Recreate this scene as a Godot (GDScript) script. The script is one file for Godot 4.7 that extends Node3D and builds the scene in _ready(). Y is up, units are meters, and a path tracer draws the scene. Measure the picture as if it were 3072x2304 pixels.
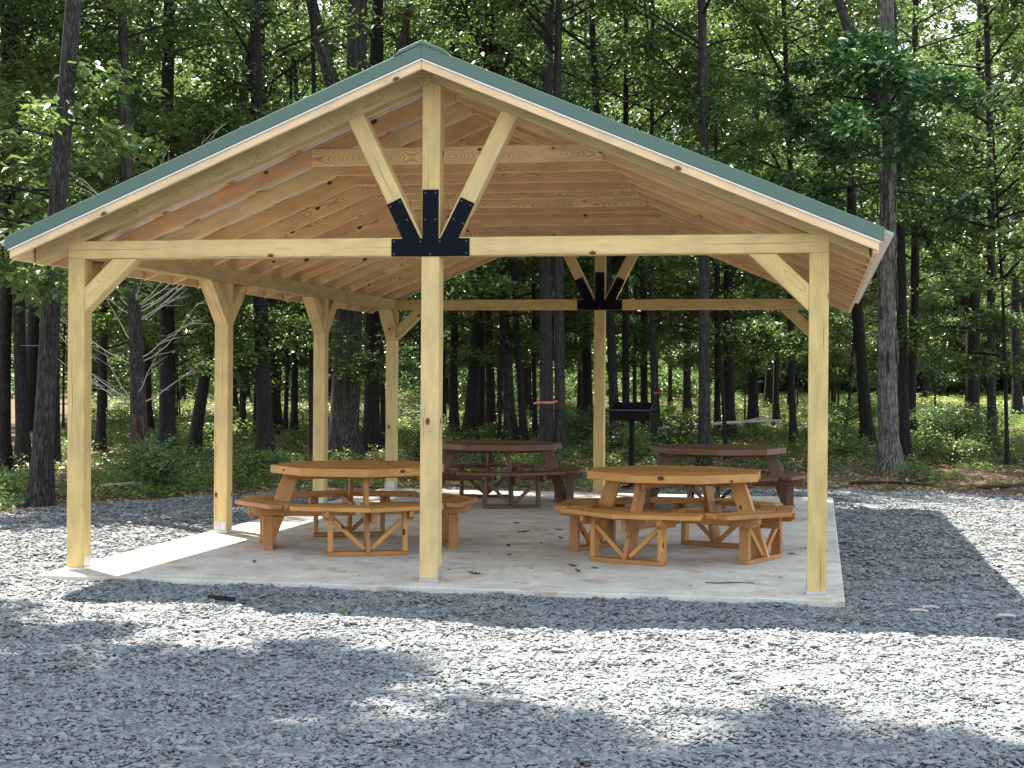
extends Node3D

const W := 5.894          # pavilion width over the posts
const ZB := -9.275        # near face of the back row of posts
const HB := 2.6           # top of the tie beams
const P := 0.14           # side of a timber
const PITCH := 0.417
const RV := 0.1517        # plumb depth of a rafter

var rng := RandomNumberGenerator.new()
var noise := FastNoiseLite.new()
var M := {}


# ------------------------------------------------------------------ shapes
class Shape:
	var v := PackedVector3Array()
	var n := PackedVector3Array()
	var t := PackedVector2Array()
	var c := PackedColorArray()
	var i := PackedInt32Array()

	func face(p: PackedVector3Array, out: Vector3, uv: PackedVector2Array) -> void:
		var nr := Vector3.ZERO
		for k in range(1, p.size() - 1):
			nr += (p[k] - p[0]).cross(p[k + 1] - p[0])
		nr = nr.normalized()
		var flip := nr.dot(out) > 0.0
		if nr.dot(out) < 0.0:
			nr = -nr
		var b := v.size()
		for k in p.size():
			v.append(p[k])
			n.append(nr)
			t.append(uv[k])
		for k in range(1, p.size() - 1):
			i.append(b)
			if flip:
				i.append(b + k + 1)
				i.append(b + k)
			else:
				i.append(b + k)
				i.append(b + k + 1)

	func tube(path: PackedVector3Array, rad: PackedFloat32Array, sides: int, vs := 1.0, us := 1.0) -> void:
		var b := v.size()
		var along := 0.0
		var side := Vector3.ZERO
		for k in path.size():
			var d := (path[mini(k + 1, path.size() - 1)] - path[maxi(k - 1, 0)]).normalized()
			if k == 0:
				side = d.cross(Vector3(0.13, 0.21, 0.97)).normalized()
			else:
				along += path[k].distance_to(path[k - 1])
				side = (side - d * side.dot(d)).normalized()
			var up := d.cross(side)
			for s in sides + 1:
				var a := TAU * s / sides
				var o := side * cos(a) + up * sin(a)
				v.append(path[k] + o * rad[k])
				n.append(o)
				t.append(Vector2(us * s / sides, along * vs))
		for k in path.size() - 1:
			for s in sides:
				var q := b + k * (sides + 1) + s
				i.append_array([q, q + sides + 1, q + 1, q + 1, q + sides + 1, q + sides + 2])

	func mesh(m: Material) -> ArrayMesh:
		var a := []
		a.resize(Mesh.ARRAY_MAX)
		a[Mesh.ARRAY_VERTEX] = v
		a[Mesh.ARRAY_NORMAL] = n
		if t.size():
			a[Mesh.ARRAY_TEX_UV] = t
		if c.size():
			a[Mesh.ARRAY_COLOR] = c
		a[Mesh.ARRAY_INDEX] = i
		var r := ArrayMesh.new()
		r.add_surface_from_arrays(Mesh.PRIMITIVE_TRIANGLES, a)
		r.surface_set_material(0, m)
		return r


func inset(poly: PackedVector2Array, d: float) -> PackedVector2Array:
	var r := PackedVector2Array()
	var m := poly.size()
	var ctr := Vector2.ZERO
	for q in poly:
		ctr += q / m
	for k in m:
		var a := poly[(k + m - 1) % m]
		var b := poly[k]
		var c := poly[(k + 1) % m]
		var e1 := (b - a).normalized()
		var e2 := (c - b).normalized()
		var n1 := Vector2(-e1.y, e1.x)
		if n1.dot(ctr - b) < 0.0:
			n1 = -n1
		var n2 := Vector2(-e2.y, e2.x)
		if n2.dot(ctr - b) < 0.0:
			n2 = -n2
		var den := 1.0 + n1.dot(n2)
		r.append(b + (n1 + n2) * d / maxf(den, 0.25))
	return r


# A convex outline (in the plane of ux, uy) drawn out by depth, with chamfered edges; the texture runs along grain.
func prism(s: Shape, poly: PackedVector2Array, o: Vector3, ux: Vector3, uy: Vector3, depth: float, grain := Vector2(1, 0), ch := 0.004) -> void:
	var uz := ux.cross(uy)
	var off := Vector2(rng.randf(), rng.randf())
	var perp := Vector2(-grain.y, grain.x)
	var small := inset(poly, ch)
	var m := poly.size()
	var ctr2 := Vector2.ZERO
	for q in poly:
		ctr2 += q / m
	var put := func(q: Vector2, z: float) -> Vector3: return o + ux * q.x + uy * q.y + uz * z
	var tex := func(q: Vector2, z: float) -> Vector2: return off + Vector2((q.dot(perp) + z) / 0.5, q.dot(grain) / 2.5)
	var layers := [[small, 0.0], [poly, ch], [poly, depth - ch], [small, depth]]
	for cap in [0, 3]:
		var pp := PackedVector3Array()
		var tt := PackedVector2Array()
		for q in layers[cap][0]:
			pp.append(put.call(q, layers[cap][1]))
			tt.append(tex.call(q, layers[cap][1]))
		s.face(pp, uz * (-1.0 if cap == 0 else 1.0), tt)
	for l in 3:
		var pa: PackedVector2Array = layers[l][0]
		var pb: PackedVector2Array = layers[l + 1][0]
		var za: float = layers[l][1]
		var zb: float = layers[l + 1][1]
		for k in m:
			var k2 := (k + 1) % m
			var mid := (poly[k] + poly[k2]) / 2.0 - ctr2
			var e := (poly[k2] - poly[k]).normalized()
			var nn := Vector2(-e.y, e.x)
			if nn.dot(mid) < 0.0:
				nn = -nn
			var out := ux * nn.x + uy * nn.y
			s.face(PackedVector3Array([put.call(pa[k], za), put.call(pa[k2], za), put.call(pb[k2], zb), put.call(pb[k], zb)]), out,
				PackedVector2Array([tex.call(pa[k], za), tex.call(pa[k2], za), tex.call(pb[k2], zb), tex.call(pb[k], zb)]))


# A board from a to b: h high (towards up), w wide.
func board(s: Shape, a: Vector3, b: Vector3, h: float, w: float, up: Vector3, ch := 0.004) -> void:
	var x := (b - a).normalized()
	var y := (up - x * up.dot(x)).normalized()
	var z := x.cross(y)
	var l := a.distance_to(b)
	prism(s, PackedVector2Array([Vector2(0, -h / 2), Vector2(l, -h / 2), Vector2(l, h / 2), Vector2(0, h / 2)]), a - z * w / 2.0, x, y, w, Vector2(1, 0), ch)


# An outline that may be concave, drawn out without chamfers (sheet metal).
func plate(s: Shape, poly: PackedVector2Array, o: Vector3, ux: Vector3, uy: Vector3, depth: float) -> void:
	var uz := ux.cross(uy)
	var tri := Geometry2D.triangulate_polygon(poly)
	for z in [0.0, depth]:
		for k in range(0, tri.size(), 3):
			var pp := PackedVector3Array()
			var tt := PackedVector2Array()
			for j in 3:
				var q := poly[tri[k + j]]
				pp.append(o + ux * q.x + uy * q.y + uz * z)
				tt.append(q)
			s.face(pp, uz * (-1.0 if z == 0.0 else 1.0), tt)
	var ccw := not Geometry2D.is_polygon_clockwise(poly)
	for k in poly.size():
		var a := poly[k]
		var b := poly[(k + 1) % poly.size()]
		var e := (b - a).normalized()
		var nn := Vector2(e.y, -e.x) if ccw else Vector2(-e.y, e.x)
		s.face(PackedVector3Array([o + ux * a.x + uy * a.y, o + ux * b.x + uy * b.y, o + ux * b.x + uy * b.y + uz * depth, o + ux * a.x + uy * a.y + uz * depth]), ux * nn.x + uy * nn.y, PackedVector2Array([a, b, b, a]))


func disc(s: Shape, ctr: Vector3, axis: Vector3, r: float, h: float, sides := 8) -> void:
	var x := axis.cross(Vector3(0.3, 0.77, 0.56)).normalized()
	var y := axis.cross(x)
	var poly := PackedVector2Array()
	for k in sides:
		poly.append(Vector2(cos(TAU * k / sides), sin(TAU * k / sides)) * r)
	prism(s, poly, ctr - x.cross(y) * (0.0 if x.cross(y).dot(axis) > 0.0 else h), x, y, h, Vector2(1, 0), minf(h, r) * 0.25)


# ------------------------------------------------------------------ nodes
func part(called: String, s: Shape, m: Material, parent: Node = self) -> MeshInstance3D:
	return inst(called, s.mesh(m), parent)


func inst(called: String, m: Mesh, parent: Node = self) -> MeshInstance3D:
	var o := MeshInstance3D.new()
	o.name = called
	o.mesh = m
	o.cast_shadow = GeometryInstance3D.SHADOW_CASTING_SETTING_ON
	parent.add_child(o, true)
	return o


var used := {}
func numbered(called: String) -> String:
	used[called] = used.get(called, 0) + 1
	return called if used[called] == 1 else "%s_%03d" % [called, used[called] - 1]


func tag(o: Node, label: String, category: String, group := "", kind := "") -> Node:
	if label:
		o.set_meta("label", label)
	if category:
		o.set_meta("category", category)
	if group:
		o.set_meta("group", group)
	if kind:
		o.set_meta("kind", kind)
	return o


func thing(called: String, label: String, category: String, at := Vector3.ZERO, turn := 0.0, group := "") -> Node3D:
	var o := Node3D.new()
	o.name = numbered(called)
	add_child(o)
	o.position = at
	o.rotation.y = turn
	tag(o, label, category, group)
	return o


# ------------------------------------------------------------------ textures
func picture(w: int, h: int, f: Callable) -> ImageTexture:
	var b := PackedByteArray()
	b.resize(w * h * 3)
	var q := 0
	for y in h:
		for x in w:
			var c: Color = f.call((x + 0.5) / w, (y + 0.5) / h)
			b[q] = int(clampf(c.r, 0, 1) * 255.0)
			b[q + 1] = int(clampf(c.g, 0, 1) * 255.0)
			b[q + 2] = int(clampf(c.b, 0, 1) * 255.0)
			q += 3
	return ImageTexture.create_from_image(Image.create_from_data(w, h, false, Image.FORMAT_RGB8, b))


# Plain-sawn softwood, half a metre across and two and a half along, in tones relative to the board's own colour.
func wood_picture(sd: int, knots: int, checks: int, late: Color, knot: Color) -> ImageTexture:
	var r := RandomNumberGenerator.new()
	r.seed = sd
	var fn := FastNoiseLite.new()
	fn.seed = sd
	fn.frequency = 1.0
	fn.fractal_octaves = 2
	var ks := []
	for k in knots:
		ks.append([r.randf(), (k + r.randf_range(0.1, 0.9)) / knots, r.randf_range(0.007, 0.017)])
	var cracks := []
	for k in checks:
		cracks.append([r.randf(), r.randf(), r.randf_range(0.05, 0.2), r.randf() * 50.0])
	var f := func(u: float, v: float) -> Color:
		var cx := cos(TAU * v) * 0.55
		var cy := sin(TAU * v) * 0.55
		var ua := absf(u - 0.5)
		var d := 0.075 + 0.12 * fn.get_noise_3d(cx * 0.8, cy * 0.8, 7.0)
		var x := ua * 0.5 + 0.008 * fn.get_noise_3d(cx * 1.3, cy * 1.3, ua * 2.0)
		var dark := 0.0
		var rad := sqrt(x * x + d * d)
		for k in ks:
			var du: float = absf(u - k[0])
			du = minf(du, 1.0 - du) * 0.5
			var dv: float = absf(v - k[1])
			dv = minf(dv, 1.0 - dv) * 2.5
			var e: float = sqrt(du * du + dv * dv * 0.4) / k[2]
			if e < 7.0:
				rad += 0.012 * exp(-e * 0.7)
				if e < 1.6:
					dark = maxf(dark, 1.0 - smoothstep(0.75, 1.35, e + 0.25 * fn.get_noise_2d(du * 300.0, dv * 300.0)))
		var ph := fmod(rad / 0.0095 + 40.0, 1.0)
		var ring := smoothstep(0.25, 0.85, ph) * (1.0 - smoothstep(0.9, 1.0, ph))
		ring *= 0.75 + 0.5 * fn.get_noise_3d(cx * 2.0, cy * 2.0, ua * 9.0 + 3.0)
		var fine := fn.get_noise_2d(u * 180.0, v * 14.0) * 0.05
		var broad := fn.get_noise_3d(cx * 2.2, cy * 2.2, ua * 5.0 + 11.0) * 0.09
		var c := Color(0.97, 0.97, 0.97).lerp(late, clampf(ring, 0, 1))
		c = Color(c.r + fine + broad, c.g + fine + broad * 0.9, c.b + fine + broad * 0.7)
		for k in cracks:      # drying checks: thin wandering splits along the grain
			var dv: float = absf(v - k[1])
			dv = minf(dv, 1.0 - dv)
			if dv < k[2]:
				var du: float = absf(u - k[0] - 0.012 * fn.get_noise_2d(v * 9.0, k[3]))
				dark = maxf(dark, (1.0 - smoothstep(0.002, 0.007, du)) * 0.75 * (1.0 - dv / k[2]))
		return c.lerp(knot, dark * 0.9)
	return picture(256, 768, f)


# Broom-finished concrete: cloudy tone, fine grit, small dark specks and a few rusty stains.
func concrete_picture() -> ImageTexture:
	var fn := FastNoiseLite.new()
	fn.seed = 88
	fn.frequency = 1.0
	fn.fractal_octaves = 4
	var f := func(u: float, v: float) -> Color:
		var cloud := fn.get_noise_2d(u * 5.0, v * 5.0) * 0.10 + fn.get_noise_2d(u * 23.0 + 5.0, v * 9.0) * 0.05
		var grit := fn.get_noise_2d(u * 300.0, v * 300.0) * 0.07
		var line := fn.get_noise_2d(u * 4.0, v * 260.0) * 0.05
		var speck := smoothstep(0.50, 0.60, fn.get_noise_2d(u * 120.0 + 50.0, v * 120.0)) * 0.55
		var stain := smoothstep(0.22, 0.5, fn.get_noise_2d(u * 7.0 + 90.0, v * 7.0)) * 0.16
		var b := 0.9 + cloud + grit + line - speck
		return Color(b - stain * 0.35, b - stain * 0.75, b - stain * 1.1)
	return picture(640, 640, f)


func noise_tex(sd: int, freq: float, lo: Color, hi: Color, oct := 4, size := 512, normal := false, bump := 4.0, kind := FastNoiseLite.TYPE_SIMPLEX_SMOOTH) -> NoiseTexture2D:
	var fn := FastNoiseLite.new()
	fn.seed = sd
	fn.noise_type = kind
	fn.frequency = freq
	fn.fractal_octaves = oct
	var x := NoiseTexture2D.new()
	x.width = size
	x.height = size
	x.seamless = true
	x.noise = fn
	if normal:
		x.as_normal_map = true
		x.bump_strength = bump
	else:
		var g := Gradient.new()
		g.set_color(0, lo)
		g.set_color(1, hi)
		x.color_ramp = g
	return x


func mat(called: String, linear: Color, rough: float, tex: Texture2D = null, bump: Texture2D = null, bump_cm := 0.0) -> StandardMaterial3D:
	var m := StandardMaterial3D.new()
	m.resource_name = called
	m.albedo_color = linear.linear_to_srgb()
	m.roughness = rough
	m.albedo_texture = tex
	if bump:
		m.heightmap_enabled = true
		m.heightmap_texture = bump
		m.heightmap_scale = bump_cm
	M[called] = m
	return m


func tri(m: StandardMaterial3D, scale: float) -> StandardMaterial3D:
	m.uv1_triplanar = true
	m.uv1_world_triplanar = true
	m.uv1_scale = Vector3.ONE * scale
	return m


func leafy(called: String, tint: Color, rough: float, through: float) -> StandardMaterial3D:
	var m := mat(called, tint, rough)
	m.vertex_color_use_as_albedo = true
	m.cull_mode = BaseMaterial3D.CULL_DISABLED
	m.backlight_enabled = true
	m.backlight = Color(through * 0.86, through, through * 0.6).linear_to_srgb()
	return m


func materials() -> void:
	var w1 := wood_picture(11, 3, 5, Color(0.87, 0.83, 0.73), Color(0.34, 0.20, 0.11))
	var w2 := wood_picture(23, 2, 6, Color(0.89, 0.85, 0.76), Color(0.36, 0.23, 0.12))
	var w3 := wood_picture(37, 6, 1, Color(0.84, 0.74, 0.62), Color(0.26, 0.11, 0.08))
	var w4 := wood_picture(51, 3, 2, Color(0.80, 0.70, 0.56), Color(0.24, 0.13, 0.07))
	mat("pale_timber", Color(0.61, 0.465, 0.20), 0.72, w1, w1, 0.05)
	mat("pale_timber_b", Color(0.66, 0.505, 0.24), 0.72, w2, w2, 0.05)
	mat("green_timber", Color(0.50, 0.405, 0.195), 0.75, w1, w1, 0.05)
	mat("light_board", Color(0.80, 0.60, 0.38), 0.7, w2, w2, 0.05)
	mat("orange_board", Color(0.84, 0.565, 0.285), 0.7, w3, w3, 0.05)
	mat("orange_board_b", Color(0.86, 0.61, 0.335), 0.7, w3, w3, 0.05)
	mat("orange_board_c", Color(0.82, 0.525, 0.25), 0.7, w4, w4, 0.05)
	mat("orange_board_d", Color(0.80, 0.50, 0.28), 0.7, w3, w3, 0.05)
	mat("orange_board_e", Color(0.88, 0.64, 0.36), 0.7, w4, w4, 0.05)
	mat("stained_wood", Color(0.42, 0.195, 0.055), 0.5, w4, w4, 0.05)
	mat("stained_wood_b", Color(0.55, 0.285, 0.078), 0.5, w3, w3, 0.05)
	mat("dark_wood", Color(0.135, 0.064, 0.033), 0.5, w4, w4, 0.05)  # rear tables only: much darker brown than the wood of the front pair
	mat("dark_wood_b", Color(0.165, 0.080, 0.041), 0.5, w3, w3, 0.05)
	mat("black_steel", Color(0.004, 0.006, 0.011), 0.65).metallic_specular = 0.2
	mat("bolt_steel", Color(0.05, 0.055, 0.07), 0.35).metallic = 0.6
	mat("galvanised", Color(0.62, 0.63, 0.63), 0.42, noise_tex(3, 0.03, Color(0.8, 0.8, 0.8), Color(1, 1, 1), 3, 256)).metallic = 0.55
	mat("green_metal", Color(0.075, 0.138, 0.112), 0.5)
	mat("panel_underside", Color(0.72, 0.72, 0.70), 0.5)
	mat("grill_steel", Color(0.004, 0.004, 0.008), 0.55).metallic_specular = 0.25
	var bark_f := FastNoiseLite.new()
	bark_f.seed = 5
	bark_f.frequency = 1.0
	bark_f.fractal_octaves = 3
	var bark_map := func(u: float, v: float) -> Color:
		var cx := cos(TAU * u) * 1.9
		var cy := sin(TAU * u) * 1.9
		var wob := bark_f.get_noise_3d(cx * 0.7, cy * 0.7, sin(TAU * v) * 1.2 + 0.3) * 0.8
		var r := 1.0 - absf(bark_f.get_noise_3d(cx * 2.2 + wob, cy * 2.2, cos(TAU * v) * 1.1)) * 2.6
		var fine := bark_f.get_noise_3d(cx * 6.0, cy * 6.0, cos(TAU * v) * 7.0 + sin(TAU * v) * 5.0)
		var g := clampf(0.78 - 0.55 * maxf(r, 0.0) + 0.3 * fine, 0.12, 1.0)
		return Color(g, g, g)
	var bark := picture(192, 384, bark_map)
	for b in [["bark_dark", Color(0.055, 0.047, 0.040)], ["bark_grey", Color(0.11, 0.102, 0.09)], ["bark_mid", Color(0.20, 0.187, 0.165)], ["bark_pale", Color(0.40, 0.37, 0.32)], ["bark_red", Color(0.23, 0.125, 0.08)]]:
		var m := mat(b[0], b[1], 0.92, bark, bark, 2.2)
		m.uv1_scale = Vector3(1, 1, 1)
	mat("dead_wood", Color(0.50, 0.46, 0.40), 0.9)
	leafy("leaf_mid", Color(1, 1, 1), 0.34, 0.8)
	leafy("leaf_bright", Color(1.15, 1.12, 1.1), 0.34, 0.9)
	leafy("leaf_deep", Color(0.40, 0.62, 0.62), 0.4, 0.5)
	leafy("leaf_brown", Color(1, 1, 1), 0.7, 0.3)
	var conc := mat("concrete", Color(0.68, 0.65, 0.585), 0.85, concrete_picture(), noise_tex(9, 0.08, Color.BLACK, Color.WHITE, 4, 512), 0.06)
	tri(conc, 0.3)
	var soil := mat("forest_soil", Color(0.20, 0.135, 0.085), 0.95, noise_tex(12, 0.02, Color(0.45, 0.45, 0.40), Color(1.0, 1.0, 1.0), 6, 1024), noise_tex(13, 0.05, Color.BLACK, Color.WHITE, 5, 512), 3.0)
	tri(soil, 0.4)
	var grav := mat("gravel_bed", Color(0.235, 0.255, 0.265), 0.95, noise_tex(14, 0.12, Color(0.6, 0.6, 0.61), Color(1, 1, 1), 3, 1024, false, 4.0, FastNoiseLite.TYPE_CELLULAR), noise_tex(15, 0.12, Color.BLACK, Color.WHITE, 3, 1024, false, 4.0, FastNoiseLite.TYPE_CELLULAR), 2.0)
	tri(grav, 0.5)
	var st := mat("stone", Color(1, 1, 1), 0.85)
	st.vertex_color_use_as_albedo = true
	mat("pink_ribbon", Color(0.75, 0.20, 0.17), 0.6)
	mat("red_ribbon", Color(0.62, 0.05, 0.04), 0.6)


# ------------------------------------------------------------------ land
func ground(x: float, z: float) -> float:
	var y := -0.06 + 0.013 * maxf(0.0, -z - 16.0)
	var near := clampf(1.0 - (z - 0.3) / 4.0, 0, 1) * clampf((z + 1.0) / 1.0, 0, 1)
	y += 0.03 * near
	y -= 0.05 * clampf((x - 6.2) / 2.0, 0, 1) * clampf(-z / 6.0, 0, 1)
	var inside := x > -0.2 and x < 6.1 and z < 0.35 and z > -9.7
	var wild := clampf((-z - 11.0) / 6.0 if x > -3.2 else (-3.2 - x) / 3.0, 0, 1)
	y += noise.get_noise_2d(x * 1.3, z * 1.3) * 0.03 + noise.get_noise_2d(x * 0.25 + 40.0, z * 0.25) * (0.03 + 0.16 * wild)
	return minf(y, -0.045) if inside else y


func edge_x(z: float) -> float:
	var pts := [[-60.0, -2.0], [-8.4, -2.05], [-7.4, -2.6], [-6.3, -3.2], [-5.5, -3.35], [-4.9, -3.35], [0.0, -4.2], [6.0, -5.5], [14.0, -7.0], [40.0, -12.0]]
	return along(pts, z)


func edge_z(x: float) -> float:
	var pts := [[-2.1, -8.4], [-1.0, -9.8], [0.8, -10.5], [2.4, -10.7], [6.0, -11.7], [7.4, -11.9], [8.7, -11.6], [14.0, -11.0], [40.0, -10.0]]
	return along(pts, x)


func along(pts: Array, q: float) -> float:
	for k in range(1, pts.size()):
		if q <= pts[k][0]:
			return lerpf(pts[k - 1][1], pts[k][1], clampf((q - pts[k - 1][0]) / (pts[k][0] - pts[k - 1][0]), 0, 1))
	return pts[-1][1]


func gravelled(x: float, z: float) -> float:    # metres inside the gravel, negative in the woods
	return minf(x - edge_x(z), z - edge_z(x)) + 0.35 * noise.get_noise_2d(x * 3.0 + 9.0, z * 3.0)


func sheet(xs: PackedFloat32Array, zs: PackedFloat32Array, lift: float, keep: Callable) -> Shape:
	var s := Shape.new()
	var ids := {}
	for b in zs.size() - 1:
		for a in xs.size() - 1:
			if not keep.call((xs[a] + xs[a + 1]) / 2, (zs[b] + zs[b + 1]) / 2):
				continue
			var q := []
			for d in [[0, 0], [1, 0], [1, 1], [0, 1]]:
				var key: int = (b + d[1]) * 4096 + a + d[0]
				if not ids.has(key):
					var x := xs[a + d[0]]
					var z := zs[b + d[1]]
					ids[key] = s.v.size()
					s.v.append(Vector3(x, ground(x, z) + lift, z))
					s.n.append(Vector3(ground(x - 0.1, z) - ground(x + 0.1, z), 0.2, ground(x, z - 0.1) - ground(x, z + 0.1)).normalized())
					s.t.append(Vector2(x, z))
				q.append(ids[key])
			s.i.append_array([q[0], q[1], q[2], q[0], q[2], q[3]])
	return s


func steps(list: Array) -> PackedFloat32Array:   # [from, to, step] runs
	var r := PackedFloat32Array()
	for l in list:
		var q: float = l[0]
		while q < l[1] - 0.001:
			r.append(q)
			q += l[2]
	r.append(list[-1][1])
	return r


func land() -> void:
	var s := sheet(steps([[-240, -40, 20], [-40, -12, 2], [-12, 14, 0.5], [14, 40, 2], [40, 240, 20]]), steps([[-260, -90, 10], [-90, -30, 2], [-30, 8, 0.5], [8, 40, 2], [40, 200, 20]]), -0.03, func(_x, _z): return true)
	tag(part("ground", s, M.forest_soil), "brown forest floor of soil and leaf mould around the gravel pad", "ground", "", "structure")
	var g := sheet(steps([[-8, 12, 0.25], [12, 40, 2]]), steps([[-13, 8, 0.25], [8, 40, 2]]), -0.004, func(x, z): return gravelled(x, z) > -0.05 and not (x > 0.2 and x < 5.7 and z < 0.0 and z > -9.2))
	tag(part("gravel_pad", g, M.gravel_bed), "grey crushed stone pad spread around the concrete slab", "gravel", "", "structure")
	var c := Shape.new()
	prism(c, PackedVector2Array([Vector2(-0.1, -0.285), Vector2(6.02, -0.255), Vector2(6.02, 9.52), Vector2(-0.1, 9.52)]), Vector3(0, -0.12, 0), Vector3(1, 0, 0), Vector3(0, 0, -1), 0.12, Vector2(1, 0), 0.008)
	tag(part("concrete_slab", c, M.concrete), "pale broom-finished concrete slab under the timber pavilion", "slab", "", "structure")


func stone_mesh(sd: int) -> ArrayMesh:
	var r := RandomNumberGenerator.new()
	r.seed = sd
	var pts := PackedVector3Array()
	var ph := (1.0 + sqrt(5.0)) / 2.0
	for q in [Vector3(-1, ph, 0), Vector3(1, ph, 0), Vector3(-1, -ph, 0), Vector3(1, -ph, 0), Vector3(0, -1, ph), Vector3(0, 1, ph), Vector3(0, -1, -ph), Vector3(0, 1, -ph), Vector3(ph, 0, -1), Vector3(ph, 0, 1), Vector3(-ph, 0, -1), Vector3(-ph, 0, 1)]:
		var p: Vector3 = q.normalized() * r.randf_range(0.62, 1.15)
		p.y = clampf(p.y, -0.62, 0.62)
		pts.append(p * Vector3(0.5, 0.30, 0.38))
	var s := Shape.new()
	for f in [[0, 11, 5], [0, 5, 1], [0, 1, 7], [0, 7, 10], [0, 10, 11], [1, 5, 9], [5, 11, 4], [11, 10, 2], [10, 7, 6], [7, 1, 8], [3, 9, 4], [3, 4, 2], [3, 2, 6], [3, 6, 8], [3, 8, 9], [4, 9, 5], [2, 4, 11], [6, 2, 10], [8, 6, 7], [9, 8, 1]]:
		var a := pts[f[0]]
		var b := pts[f[1]]
		var c := pts[f[2]]
		s.face(PackedVector3Array([a, b, c]), a + b + c, PackedVector2Array([Vector2(), Vector2(), Vector2()]))
	for k in s.v.size():
		s.c.append(Color(1, 1, 1))
	return s.mesh(M.stone)


func scatter(called: String, mesh: Mesh, list: Array, parent: Node) -> MultiMeshInstance3D:   # list of [Transform3D, Color]
	var mm := MultiMesh.new()
	mm.transform_format = MultiMesh.TRANSFORM_3D
	mm.use_colors = true
	mm.mesh = mesh
	mm.instance_count = list.size()
	var b := PackedFloat32Array()
	b.resize(list.size() * 16)
	var q := 0
	for l in list:
		var t: Transform3D = l[0]
		var c: Color = l[1]
		var x := t.basis.x
		var y := t.basis.y
		var z := t.basis.z
		for e in [x.x, y.x, z.x, t.origin.x, x.y, y.y, z.y, t.origin.y, x.z, y.z, z.z, t.origin.z, c.r, c.g, c.b, 1.0]:
			b[q] = e
			q += 1
	mm.buffer = b
	var o := MultiMeshInstance3D.new()
	o.name = called
	o.multimesh = mm
	parent.add_child(o, true)
	return o


func gravel() -> void:
	var root := thing("gravel", "loose blue grey crushed stone covering the pad around the slab", "gravel")
	root.set_meta("kind", "stuff")
	var lists := [[], [], [], []]
	var eye := Vector2(5.83, 11.48)
	var cell := 0.5
	var z := 8.0
	while z > -13.0:
		var x := -6.0
		while x < 11.0:
			var d := Vector2(x, z).distance_to(eye)
			var ang := absf(wrapf(atan2(x - eye.x, -(z - eye.y)) + 0.1935, -PI, PI))
			if ang < 0.52 and d < 27.0:
				var per := 4600.0 if d < 9.0 else (2700.0 if d < 13.0 else 1000.0)
				var grow := 1.0 if d < 9.0 else (1.15 if d < 13.0 else 1.45)
				for k in int(per * cell * cell):
					var px := x + rng.randf() * cell
					var pz := z + rng.randf() * cell
					if px > -0.09 and px < 6.01 and pz < 0.275 and pz > -9.5:
						continue
					var inn := gravelled(px, pz)
					if inn < 0.0 and rng.randf() > 0.35 + inn * 1.6:
						continue
					var sz := grow * (0.0125 + 0.026 * pow(rng.randf(), 2.2) + (0.03 if rng.randf() < 0.03 else 0.0))
					var b := Basis.from_euler(Vector3(rng.randfn(0, 0.22), rng.randf() * TAU, rng.randfn(0, 0.22))).scaled_local(Vector3(sz * rng.randf_range(0.9, 1.8), sz * rng.randf_range(0.45, 0.9), sz * rng.randf_range(0.8, 1.4)))
					var g := rng.randf_range(0.14, 0.25)
					var hue := rng.randf()
					var c := Color(g * 0.90, g * 1.0, g * 1.05)
					if hue < 0.16:
						c = Color(g * 1.08, g * 1.02, g * 0.95)
					elif hue < 0.22:
						c = Color(g * 0.62, g * 0.62, g * 0.64)
					elif hue < 0.28:
						c = Color(g * 1.0, g * 0.92, g * 1.0)
					lists[rng.randi() % 4].append([Transform3D(b, Vector3(px, ground(px, pz) + sz * 0.18 * rng.randf(), pz)), c])
			x += cell
		z -= cell
	for k in 4:
		scatter("stone", stone_mesh(70 + k), lists[k], root).set_meta("kind", "stuff")


# ------------------------------------------------------------------ pavilion
func rafter_y(x: float) -> float:    # underside of the rafters over x
	var q := x if x <= W / 2 else W - x
	return HB + PITCH * (q - P)


func slope_piece(s: Shape, x0: float, x1: float, lo: float, hi: float, z: float, depth: float, mirror: bool, ch := 0.004) -> void:
	var poly := PackedVector2Array()
	for q in [[x0, lo], [x1, lo], [x1, hi], [x0, hi]]:
		var x: float = W - q[0] if mirror else q[0]
		poly.append(Vector2(x, rafter_y(q[0]) + q[1]))
	var g := Vector2(1, -PITCH if mirror else PITCH).normalized()
	prism(s, poly, Vector3(0, 0, z), Vector3(1, 0, 0), Vector3(0, 1, 0), depth, g, ch)


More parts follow.
